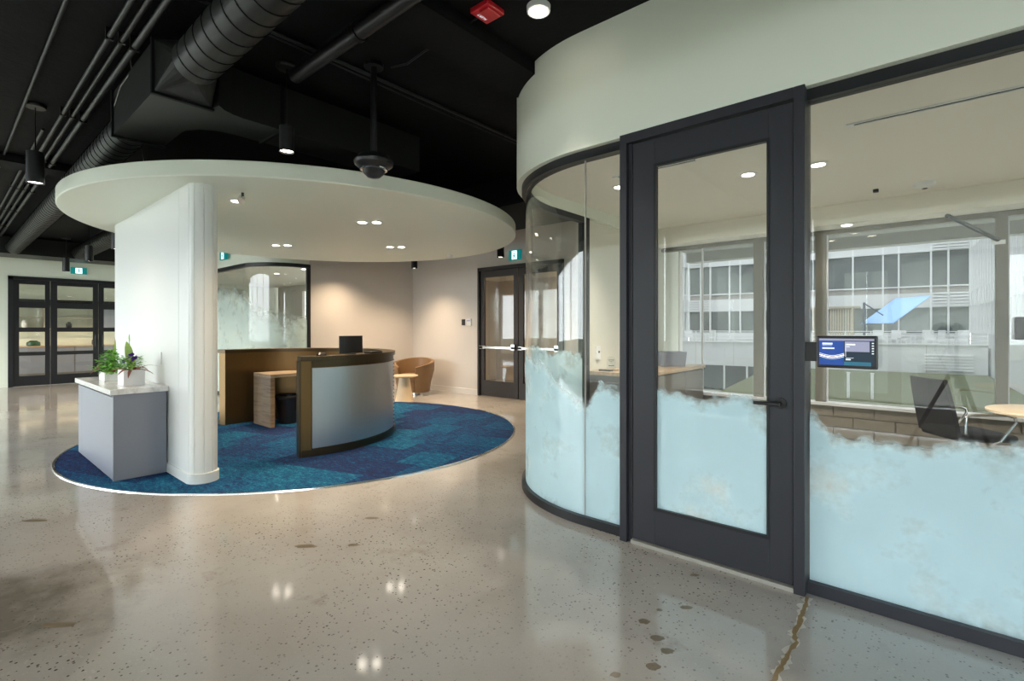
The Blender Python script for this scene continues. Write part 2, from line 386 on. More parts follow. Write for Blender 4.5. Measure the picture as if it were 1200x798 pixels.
def text(name, body, size, mat, parent, loc, rot, ext=0.0004):
    cu = bpy.data.curves.new(name, 'FONT'); cu.body = body; cu.size = size; cu.extrude = ext; cu.align_x = 'CENTER'; cu.align_y = 'CENTER'
    tmp = bpy.data.objects.new('tmp', cu); COL.objects.link(tmp)
    me = bpy.data.meshes.new_from_object(tmp.evaluated_get(bpy.context.evaluated_depsgraph_get())); bpy.data.objects.remove(tmp)
    me.materials.clear(); me.materials.append(M[mat]); me.name = name
    o = bpy.data.objects.new(name, me); COL.objects.link(o); o.parent = parent
    o.location = Vector(loc) - ORG[parent.name]; o.rotation_euler = rot
    return o
def lamp(kind, name, loc, power, col, parent=None, **kw):
    d = bpy.data.lights.new(name, kind); d.energy = power; d.color = col
    for k, v in kw.items(): setattr(d, k, v)
    o = bpy.data.objects.new(name, d); COL.objects.link(o)
    if parent: o.parent = parent; o.location = Vector(loc) - ORG[parent.name]
    else: o.location = loc
    return o
def arc(c, r, a0, a1, n): return [(c[0] + r * math.cos(R(a0 + (a1 - a0) * i / n)), c[1] + r * math.sin(R(a0 + (a1 - a0) * i / n))) for i in range(n + 1)]

# ------------------------------------------------------------------ the shell
FP = [(-21, -3.75), (6.2, -3.75), (6.2, 7.12), (-3.1, 7.12), (-3.1, 7.7), (-4.7, 7.7), (-4.7, 10.6), (-9.8, 10.6), (-9.8, 7.7), (-21, 7.7)]
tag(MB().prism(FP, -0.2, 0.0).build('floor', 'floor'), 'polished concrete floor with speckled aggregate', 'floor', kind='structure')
tag(MB().prism(FP, CEIL, CEIL + 0.2).build('ceiling', 'slab'), 'black painted concrete ceiling slab with exposed services', 'ceiling', kind='structure')

def wall(name, mat, boxes, label, cat='wall'):
    m = MB()
    for b_ in boxes: m.box(*b_)
    return tag(m.build(name, mat), label, cat, kind='structure')
DX0, DX1, DZ = -7.49, -5.28, 2.70
wall('wall_back', 'paint_warm', [(-9.73, DX0, 7.585, 7.70, 0, CEIL), (DX1, -3.1, 7.585, 7.70, 0, CEIL), (DX0, DX1, 7.585, 7.70, DZ, CEIL)], 'warm grey wall behind the tan tub chair, with the double doors')
wall('wall_reception_side', 'paint_warm', [(-9.85, -9.726, 4.96, 7.585, 0, CEIL)], 'warm grey wall behind the reception desk, right of the far glass room')
KY0, KY1 = 1.168, 4.592
wall('wall_kitchen', 'paint', [(-17.2, -17.07, -3.6, KY0, 0, CEIL), (-17.2, -17.07, KY1, 7.7, 0, CEIL), (-17.2, -17.07, KY0, KY1, DZ, CEIL)], 'pale wall around the black kitchen doors')
tag(box('baseboard_back', 'baseboard', (-9.71, DX0, 7.565, 7.585, 0, 0.115)), 'warm white baseboard under the wall behind the tub chair', 'baseboard', kind='structure')
tag(box('baseboard_reception_side', 'baseboard', (-9.726, -9.706, 4.98, 7.565, 0, 0.115)), 'warm white baseboard behind the reception desk', 'baseboard', kind='structure')
tag(box('baseboard_kitchen', 'paint', (-17.07, -17.05, -3.6, KY0, 0, 0.10)), 'pale baseboard left of the kitchen doors', 'baseboard', kind='structure')
# window wall on the street side (behind the camera)
m = MB().box(-21, 6.2, -3.75, -3.6, 0, 0.22).box(-21, 6.2, -3.75, -3.6, 3.28, CEIL)
for k in range(10): m.box(-17.07 + k * 2.58 - 0.07, -17.07 + k * 2.58 + 0.07, -3.75, -3.6, 0.22, 3.28)
tag(m.build('wall_street', 'facade_white'), 'window wall on the street side with white posts', 'wall', kind='structure')
for k, q in enumerate(('beside the open street windows', 'facing the curved glass corner', 'facing the meeting room door')):  # unseen blinds added to dim the window reflections in the glass front
    x0 = -17.07 + (4 + k) * 2.58 + .08
    t = thing('added_blind', 'added out-of-view roller blind ' + q, 'roller blind', (x0 + 1.21, -3.56, .25), group='blinds added on the unseen street windows')
    box('blind_fabric', 'blind', (x0, x0 + 2.42, -3.575, -3.572, .27, 3.22), t); MB().tube([(x0, -3.56, 3.25), (x0 + 2.42, -3.56, 3.25)], .035, 12).build('roller', 'plastic_white', t); box('hem_bar', 'plastic_white', (x0, x0 + 2.42, -3.583, -3.565, .25, .275), t)
wall('wall_east', 'paint', [(6.05, 6.2, -3.6, 7.12, 0, CEIL)], 'pale end wall on the far right')
wall('wall_west', 'paint', [(-21, -20.85, -3.6, 7.7, 0, CEIL)], 'kitchen back wall seen through the glazed doors')
wall('wall_sky_blocker', 'facade_white', [(-21, 6.2, -3.75, 7.7, CEIL + 0.2, 30.0)], 'added unseen block above the lobby that holds back sky light')  # unseen mass added over the lobby to keep sky light off the courtyard

# ------------------------------------------------------------------ meeting room: curved shell
PC = (-1.95, 4.23); PR = 1.16          # fillet of the glass line
def pod_path(off, xr, ye, n=28, xl=None):
    p = [(xr, PC[1] - PR - off)] if xl is None else []
    p += arc(PC, PR + off, 270, 180, n)
    if ye > PC[1]: p.append((PC[0] - PR - off, ye))
    return p
path = pod_path(0, 4.0, 7.58)
tag(MB().sweep(path, [(0.085, 2.675), (0.085, CEIL), (-0.05, CEIL), (-0.05, 2.675)]).build('wall_meeting_bulkhead', 'paint', smooth=True),
    'curved cream bulkhead above the glass meeting room', 'wall', kind='structure')
tag(MB().prism([(3.95, 3.12)] + arc(PC, PR - 0.05, 270, 180, 28) + [(-3.06, 6.95), (3.95, 6.95)], 2.80, 2.86).build('ceiling_meeting_room', 'ceiling_white'),
    'white plasterboard ceiling of the meeting room', 'ceiling', kind='structure')
tag(MB().box(-3.12, 3.95, 6.62, 6.95, 2.58, 2.80).build('trim_1', 'ceiling_white'), 'white blind box bulkhead along the meeting room windows', 'trim', kind='structure')
wall('wall_meeting_left', 'paint_room', [(-3.25, -3.12, 4.92, 7.70, 0, 2.80)], 'beige side wall of the meeting room')
wall('wall_meeting_right', 'paint_room', [(3.95, 4.1, 3.0, 7.12, 0, CEIL)], 'beige right end wall of the meeting room')
# low block wall under the meeting room windows, blocks as pieces
bw = tag(MB().box(-3.12, 3.95, 6.98, 7.10, 0, 0.50).build('wall_window', 'mortar'), 'low brown block wall under the meeting room windows', 'wall', kind='structure')
bm_ = MB().box(0, 0.38, 0, 0.03, 0, 0.115)
b0 = None
for r_ in range(4):
    for k in range(19):
        x = -3.12 + k * 0.39 - (0.195 if r_ % 2 else 0)
        if x < -3.12 or x > 3.5: continue
        if b0 is None: b0 = bm_.build('block', 'block', bw, bevel=0.004); b0.location = (x, 6.953, 0.005 + r_ * 0.124)
        else: mesh_copy(b0, bw, (x, 6.953 + random.uniform(0, .006), 0.005 + r_ * 0.124))
wall('wall_window_head', 'concrete_out', [(-3.12, 3.95, 7.0, 7.12, 2.57, CEIL)], 'concrete head above the meeting room windows')
tag(MB().box(-3.12, 4.1, 7.12, 8.1, 2.62, 2.95).box(-3.12, 4.1, 7.9, 8.1, 2.47, 2.95).build('wall_overhang', 'concrete_out'), 'grey concrete overhang outside the meeting room windows', 'overhang', kind='structure')
# window frames
wn = thing('window_1', 'row of courtyard windows with brown posts and white sill in the meeting room', 'window', (0.4, 7.0, 0.5), kind='structure')
box('sill', 'facade_frame', (-3.12, 3.95, 6.90, 7.08, 0.50, 0.535), wn, 0.004)
box('head_rail', 'post_brown', (-3.12, 3.95, 6.96, 7.06, 2.53, 2.57), wn)
posts = [(-1.86, -1.745), (-1.165, -1.055), (0.40, 0.49), (1.95, 2.04)]
for a, b_ in posts:
    box('post', 'post_brown', (a, b_, 6.95, 7.08, 0.535, 2.53), wn)
    box('glazing_bead', 'facade_frame', (b_, b_ + 0.012, 6.99, 7.03, 0.535, 2.53), wn)
for a in (-2.55, -0.86, -0.50): box('glazing_bar', 'facade_frame', (a, a + 0.018, 7.0, 7.03, 0.535, 2.53), wn) if a < -2 else None
xs = [-3.12] + [q for p_ in posts for q in p_] + [3.95]
for i in range(0, len(xs), 2): box('pane', 'glass_plain', (xs[i], xs[i + 1], 7.010, 7.018, 0.535, 2.53), wn)

# curved glazed front: tracks + panes
cg = thing('window_2', 'curved glass corner of the meeting room with printed cloud film', 'glass wall', (-2.4, 3.4, 0), kind='structure')
cpath = [(-1.565, 3.07)] + arc(PC, PR, 270, 180, 28) + [(-3.11, 4.83)]
MB().sweep(cpath, [(0.04, 0), (0.04, 0.062), (-0.04, 0.062), (-0.04, 0)]).build('bottom_track', 'frame_dark', cg, smooth=True)
MB().sweep(cpath, [(0.04, 2.615), (0.04, 2.68), (-0.04, 2.68), (-0.04, 2.615)]).build('top_track', 'frame_dark', cg, smooth=True)
def us_of(pts, u0):
    u = [u0]
    for a, b_ in zip(pts, pts[1:]): u.append(u[-1] - math.dist(a, b_))
    return u
ap = arc(PC, PR, 270, 180, 40) + [(-3.11, 4.82)]
MB().sweep(ap, [(0.005, 0.062), (0.005, 2.615), (-0.005, 2.615), (-0.005, 0.062)], us=us_of(ap, -1.954)).build('curved_pane', 'film_cloud', cg, smooth=True)
fp = [(-1.57, 3.07), (-1.946, 3.07)]
MB().sweep(fp, [(0.005, 0.062), (0.005, 2.615), (-0.005, 2.615), (-0.005, 0.062)], us=[-1.57, -1.946]).build('pane', 'film_cloud', cg)
box('joint', 'wire', (-1.954, -1.946, 3.064, 3.076, 0.062, 2.615), cg)
box('end_post', 'frame_dark', (-3.16, -3.07, 4.82, 4.92, 0, 2.80), cg)
# glass door
dr = thing('door_1', 'black framed glass door of the meeting room with printed cloud film', 'door', (-1.085, 3.0, 0), kind='structure')
fr = MB().box(-1.625, -1.575, 2.975, 3.13, 0, 2.685).box(-1.575, -1.55, 3.005, 3.13, 0, 2.685).box(-0.600, -0.546, 2.975, 3.13, 0, 2.685).box(-1.575, -0.600, 2.975, 3.13, 2.625, 2.685)
fr.build('door_frame', 'frame', dr, bevel=0.003)
lf = MB().box(-1.54, -1.39, 3.0, 3.045, 0.03, 2.615).box(-0.725, -0.605, 3.0, 3.045, 0.03, 2.615).box(-1.39, -0.725, 3.0, 3.045, 0.03, 0.25).box(-1.39, -0.725, 3.0, 3.045, 2.45, 2.615)
leaf = lf.build('door_leaf', 'frame', dr, bevel=0.002)
MB().box(-1.395, -1.38, 2.996, 3.03, 0.245, 2.455).box(-0.735, -0.72, 2.996, 3.03, 0.245, 2.455).box(-1.38, -0.735, 2.996, 3.03, 0.245, 0.262).box(-1.38, -0.735, 2.996, 3.03, 2.438, 2.455).build('glazing_bead', 'frame_dark', leaf)
MB().sweep([(-0.735, 3.022), (-1.38, 3.022)], [(0.004, 0.262), (0.004, 2.438), (-0.004, 2.438), (-0.004, 0.262)], us=[-0.735, -1.38]).build('pane', 'film_cloud', leaf)
box('threshold', 'wire', (-1.55, -0.60, 2.985, 3.08, 0.0, 0.022), dr)
hd = MB(); hd.tube([(-0.665, 3.0, 1.0), (-0.665, 2.985, 1.0)], 0.03, 24); hd.tube([(-0.665, 2.985, 1.0), (-0.665, 2.945, 1.0)], 0.011, 12)
h_ = hd.build('handle_rose', 'black_metal', leaf, smooth=True)
MB().box(-0.79, -0.652, 2.935, 2.953, 0.989, 1.011).build('lever', 'black_metal', leaf, bevel=0.006)
# straight glazing right of the door
sg = thing('window_3', 'flat glass front right of the meeting room door, clouds printed low', 'glass wall', (1.7, 3.07, 0), kind='structure')
box('bottom_track', 'frame', (-0.546, 3.95, 3.03, 3.11, 0, 0.062), sg)
box('top_track', 'frame_dark', (-0.546, 3.95, 3.03, 3.11, 2.615, 2.68), sg)
for a, b_ in ((-0.54, 1.45), (1.455, 3.94)):
    MB().sweep([(b_, 3.07), (a, 3.07)], [(0.005, 0.062), (0.005, 2.615), (-0.005, 2.615), (-0.005, 0.062)], us=[min(b_, 1.5), a]).build('pane', 'film_cloud', sg)

# ------------------------------------------------------------------ far glass room behind reception
QC = (-10.58, 4.90); QR = 0.85
qpath = [(-9.73, 4.96)] + arc(QC, QR, 0, -90, 20) + [(-14.2, 4.05)]
qrev = list(reversed(qpath))
tag(MB().sweep(qrev, [(-0.04, 2.70), (-0.04, CEIL), (0.09, CEIL), (0.09, 2.70)]).build('wall_far_bulkhead', 'paint', smooth=True), 'pale curved bulkhead above the far glass room', 'wall', kind='structure')
wall('wall_far_front', 'paint', [(-17.07, -14.2, 4.01, 4.14, 0, CEIL)], 'pale wall between the kitchen doors and the far glass room')
fg = thing('window_4', 'curved black framed glass of the far room with misty film behind reception', 'glass wall', (-10.6, 4.4, 0), kind='structure')
MB().sweep(qrev, [(-0.045, 2.64), (-0.045, 2.71), (0.045, 2.71), (0.045, 2.64)]).build('top_track', 'frame_dark', fg, smooth=True)
MB().sweep(qrev, [(-0.04, 0), (-0.04, 0.06), (0.04, 0.06), (0.04, 0)]).build('bottom_track', 'frame_dark', fg, smooth=True)
box('end_post', 'frame_dark', (-9.775, -9.715, 4.93, 5.00, 0, 2.71), fg)
qu = [0]
for a, b_ in zip(qrev, qrev[1:]): qu.append(qu[-1] + math.dist(a, b_))
qu = [u - 3.6 for u in qu]
MB().sweep(qrev, [(-0.005, 0.06), (-0.005, 2.64), (0.005, 2.64), (0.005, 0.06)], us=qu).build('curved_pane', 'film_mist', fg, smooth=True)
tag(MB().prism([(-9.9, 7.6), (-17, 7.6), (-17, 4.15), (-10.6, 4.15)] + arc(QC, QR - 0.1, -90, 0, 10), 2.80, 2.86).build('ceiling_far_room', 'ceiling_white'), 'white ceiling of the far glass room', 'ceiling', kind='structure')
m = MB().box(-17, -9.85, 7.6, 7.7, 0, 0.5).box(-17, -9.85, 7.6, 7.7, 2.6, CEIL).box(-17, -15.3, 7.6, 7.7, .5, 2.6).box(-10.7, -9.85, 7.6, 7.7, .5, 2.6)
for x in (-14.15, -13.0, -11.85): m.box(x - .04, x + .04, 7.6, 7.7, .5, 2.6)
tag(m.build('wall_far_room', 'paint_warm'), 'back wall of the far glass room with its windows', 'wall', kind='structure')

# ------------------------------------------------------------------ double doors on the back wall and corridor
wall('wall_corridor', 'paint_warm', [(-9.7, -9.58, 7.7, 10.5, 0, CEIL), (-4.82, -4.7, 7.7, 10.5, 0, CEIL), (-9.7, -4.7, 10.4, 10.5, 0, CEIL)], 'warm grey corridor walls seen through the double doors')
tag(box('ceiling_corridor', 'ceiling_white', (-9.58, -4.82, 7.70, 10.4, 2.75, 2.80)), 'white corridor ceiling beyond the double doors', 'ceiling', kind='structure')
d2 = thing('door_2', 'dark bronze glazed double doors with chrome push bars', 'door', (-6.385, 7.6, 0), kind='structure')
MB().box(DX0, DX0 + 0.05, 7.55, 7.70, 0, DZ).box(DX1 - 0.05, DX1, 7.55, 7.70, 0, DZ).box(DX0, DX1, 7.55, 7.70, DZ - 0.07, DZ).build('door_frame', 'frame_brown', d2)
for a, b_ in ((DX0 + 0.055, -6.40), (-6.37, DX1 - 0.055)):
    lf = MB().box(a, a + 0.11, 7.59, 7.635, 0.01, DZ - 0.075).box(b_ - 0.11, b_, 7.59, 7.635, 0.01, DZ - 0.075).box(a + .11, b_ - .11, 7.59, 7.635, 0.01, 0.33).box(a + .11, b_ - .11, 7.59, 7.635, DZ - 0.21, DZ - 0.075)
    leaf = lf.build('door_leaf', 'frame_brown', d2)
    box('pane', 'glass_plain', (a + .11, b_ - .11, 7.609, 7.617, 0.33, DZ - 0.21), leaf)
    MB().box(a + .03, b_ - .03, 7.52, 7.545, 1.0, 1.05).box(a + .03, a + .13, 7.52, 7.59, .99, 1.06).box(b_ - .13, b_ - .03, 7.52, 7.59, .98, 1.10).build('push_bar', 'chrome', leaf, bevel=0.004)

# ------------------------------------------------------------------ kitchen doors and kitchen
kd = thing('door_3', 'wide black four-pane glazed doors to the kitchen', 'door', (-17.1, 2.88, 0), kind='structure')
MB().box(-17.2, -17.04, KY0, KY0 + .09, 0, DZ).box(-17.2, -17.04, KY1 - .09, KY1, 0, DZ).box(-17.2, -17.04, KY0, KY1, DZ - .08, DZ).build('door_frame', 'frame_dark', kd)
ROWS = [(0.256, 0.752), (0.844, 1.338), (1.449, 1.935), (2.085, 2.517)]
for a, b_, g0, g1 in ((KY0 + .09, 1.925, 1.365, 1.831), (1.935, 2.875, 2.059, 2.768), (2.885, 3.825, 2.992, 3.701), (3.835, KY1 - .09, 3.929, 4.395)):
    m = MB().box(-17.14, -17.09, a, g0, 0.01, DZ - .08).box(-17.14, -17.09, g1, b_, 0.01, DZ - .08)
    zs = [0.01] + [z for r_ in ROWS for z in r_] + [DZ - .08]
    for i in range(0, len(zs), 2): m.box(-17.14, -17.09, g0, g1, zs[i], zs[i + 1])
    leaf = m.build('door_leaf', 'frame_dark', kd)
    for z0, z1 in ROWS: box('pane', 'glass_plain', (-17.118, -17.110, g0, g1, z0, z1), leaf)
    if 1.9 < a < 3: MB().tube([(-17.03, (b_ - .07 if a < 2.5 else a + .07), 0.95), (-17.03, (b_ - .07 if a < 2.5 else a + .07), 1.25)], .012, 8).build('pull_handle', 'black_metal', leaf)
tag(box('ceiling_kitchen', 'ceiling_white', (-20.85, -17.2, -1.0, 7.0, 2.75, 2.8)), 'pale kitchen ceiling behind the black doors', 'ceiling', kind='structure')
for k in range(5):
    y0 = -0.4 + k * 1.3
    c_ = thing('kitchen_base_cabinet', 'grey kitchen base cabinet along the kitchen back wall', 'cabinet', (-20.5, y0 + .65, 0), group='kitchen base cabinets')
    box('body', 'cab_dark', (-20.84, -20.28, y0, y0 + 1.29, 0.0, 0.87), c_)
    for j in range(2): box('cabinet_door', 'cab_grey', (-20.28, -20.26, y0 + .01 + j * .645, y0 + .635 + j * .645, 0.1, 0.86), c_)
    c_ = thing('kitchen_wall_cabinet', 'open timber wall shelf above the lit kitchen counter' if k in (1, 2) else 'closed grey wall cabinet above the lit kitchen counter', 'cabinet', (-20.6, y0 + .65, 1.42), group='kitchen wall cabinets')
    if k in (1, 2):
        MB().box(-20.84, -20.48, y0, y0 + .02, 1.42, 2.1).box(-20.84, -20.48, y0 + 1.27, y0 + 1.29, 1.42, 2.1).box(-20.84, -20.48, y0, y0 + 1.29, 1.42, 1.45).box(-20.84, -20.48, y0, y0 + 1.29, 1.75, 1.77).box(-20.84, -20.48, y0, y0 + 1.29, 2.08, 2.1).build('open_shelf', 'timber', c_)
    else:
        box('body', 'cab_dark', (-20.84, -20.50, y0, y0 + 1.29, 1.42, 2.1), c_)
        for j in range(2): box('cabinet_door', 'cab_grey', (-20.50, -20.48, y0 + .01 + j * .645, y0 + .635 + j * .645, 1.43, 2.09), c_)
    box('light_strip', 'lamp_strip', (-20.70, -20.66, y0 + .05, y0 + 1.24, 1.405, 1.42), c_)
tag(box('kitchen_worktop', 'oak_top', (-20.84, -20.24, -0.4, 6.1, 0.87, 0.905)), 'long pale worktop along the kitchen back wall', 'worktop')
tag(box('kitchen_bulkhead', 'black_paint', (-20.84, -20.45, -0.4, 6.1, 2.12, 2.30)), 'dark bulkhead above the kitchen wall cabinets', 'bulkhead')
def vessel(name, mat, x, y, z, r, h, label, cat, n=14):
    return tag(MB().lathe([(r * .8, 0), (r, h * .15), (r * .95, h * .7), (r * .55, h * .88), (r * .6, h), (r * .45, h), (r * .42, h * .8)], (0, 0), n).build(name, mat, origin=(0, 0, 0), smooth=True), label, cat), (x, y, z)
for nm, mt, y, z, r_, h, lb, ct in (('green_bowl', 'leaf_dark', 1.95, .905, .16, .16, 'green bowl on the kitchen worktop', 'bowl'), ('storage_jar', 'plastic_black', 2.75, 1.45, .07, .18, 'dark jar on the open kitchen shelf', 'jar'),
        ('white_jar', 'pot_white', 1.45, 1.45, .10, .16, 'white jar on the open kitchen shelf', 'jar'), ('kitchen_vase', 'pot_white', 1.75, 1.45, .07, .22, 'slim white vase on the open kitchen shelf', 'vase'),
        ('coffee_urn', 'chrome', 4.0, .905, .12, .34, 'metal coffee urn on the kitchen worktop', 'urn'), ('kettle', 'black_metal', 3.4, .905, .1, .22, 'black kettle on the kitchen worktop', 'kettle')):
    o, lc = vessel(nm, mt, -20.6, y, z, r_, h, lb, ct); o.location = lc

# ------------------------------------------------------------------ reception island: carpet, canopy, pier
CC = (-6.548, 3.488); CR = 2.70
cp = thing('floor_carpet', 'round blue and teal carpet tile island under reception', 'carpet', (CC[0], CC[1], 0), kind='structure')
MB().lathe([(CR - .004, 0.0), (CR + .022, 0.0), (CR + .018, 0.013), (CR - .004, 0.013)], CC, 128).build('edge_trim', 'plastic_white', cp, smooth=True) if False else None
ring = [(CC[0] + CR * math.cos(2 * PI * k / 128), CC[1] + CR * math.sin(2 * PI * k / 128)) for k in range(128)]
MB().sweep(ring, [(-0.024, 0.0), (-0.020, 0.013), (0.0, 0.013), (0.0, 0.0)], closed=True).build('edge_trim', 'chrome', cp, smooth=True)
def clip(poly, ring):
    out = poly
    for i in range(len(ring)):
        a, b_ = ring[i], ring[(i + 1) % len(ring)]
        def side(p): return (b_[0] - a[0]) * (p[1] - a[1]) - (b_[1] - a[1]) * (p[0] - a[0])
        res = []
        for j in range(len(out)):
            p, q = out[j], out[(j + 1) % len(out)]; sp, sq = side(p), side(q)
            if sp >= 0: res.append(p)
            if (sp >= 0) != (sq >= 0):
                t = sp / (sp - sq); res.append((p[0] + t * (q[0] - p[0]), p[1] + t * (q[1] - p[1])))
        out = res
        if not out: return out
    return out
TS = 0.5; rot_ = R(18)
for i in range(-8, 8):
    for j in range(-8, 8):
        c_, s_ = math.cos(rot_), math.sin(rot_)
        sh = 0.25 if j % 2 else 0
        q = [(CC[0] + c_ * (u) - s_ * (v), CC[1] + s_ * u + c_ * v) for u, v in ((i * TS + sh, j * TS), ((i + 1) * TS - .002 + sh, j * TS), ((i + 1) * TS - .002 + sh, (j + 1) * TS - .002), (i * TS + sh, (j + 1) * TS - .002))]
        q = clip(q, ring)
        if len(q) < 3: continue
        q2 = [q[0]]
        for p_ in q[1:]:
            if math.dist(p_, q2[-1]) > 1e-4: q2.append(p_)
        if len(q2) < 3: continue
        MB().prism(q2, 0.0, 0.010).build('carpet_tile', 'carpet', cp)
KC = (-6.642, 3.558); KR = 2.754; KZ = 2.72
tag(MB().lathe([(0.01, KZ), (KR - 0.008, KZ), (KR, KZ + .008), (KR, KZ + .132), (KR - .008, KZ + .14), (0.01, KZ + .14)], KC, 160).build('ceiling_canopy', 'paint', smooth=True),
    'round white canopy hung over the reception desk', 'canopy', kind='structure')
# pier with a rounded end and fine vertical joints
PT = (-5.17, 1.62); PRd = 0.12
def pier_poly(off, joints):
    p = [(-7.94 - off, 1.5 - off)]
    prev = -90
    def pol(a, r): return (PT[0] + r * math.cos(R(a)), PT[1] + r * math.sin(R(a)))
    if joints:
        for xj in (-5.42,): p += [(xj - .004, 1.5 - off), (xj, 1.5 - off + .005), (xj + .004, 1.5 - off)]
    a = -90
    while a <= 90:
        jt = joints and a in (-78, -48, -12, 24, 60)
        if jt: p += [pol(a - 1.6, PRd + off), pol(a - .8, PRd + off - .007), pol(a + .8, PRd + off - .007), pol(a + 1.6, PRd + off)]
        else: p.append(pol(a, PRd + off))
        a += 6
    p.append((-7.94 - off, 1.74 + off))
    return p
pr = tag(MB().prism(pier_poly(0, True), 0, KZ + .01).build('wall_pier', 'paint_white', smooth=True), 'white reception pier with a rounded end under the canopy', 'pier', kind='structure')
MB().prism(pier_poly(0.014, False), 0, 0.10).build('baseboard', 'paint_white', pr, smooth=True, bevel=0.003)
box('outlet_plate', 'plastic_white', (-6.02, -5.95, 1.492, 1.5, 1.05, 1.17), pr)

# storage cabinet beside the pier
cb = thing('storage_cabinet', 'low slate grey cabinet against the white pier', 'cabinet', (-6.56, 1.28, 0))
box('body', 'cab_dark', (-7.39, -5.76, 1.09, 1.485, 0.01, 0.785), cb)
box('cabinet_door', 'cab_grey', (-7.40, -7.205, 1.07, 1.09, 0.02, 0.775), cb, .001)
box('cabinet_door', 'cab_grey', (-7.200, -5.755, 1.07, 1.09, 0.02, 0.775), cb, .001)
box('end_panel', 'cab_grey', (-5.755, -5.732, 1.07, 1.485, 0.01, 0.80), cb, .001)
tag(box('cabinet_worktop', 'stone', (-7.44, -5.715, 1.045, 1.498, 0.80, 0.85), bevel=.004), 'white veined stone top on the grey cabinet', 'worktop')

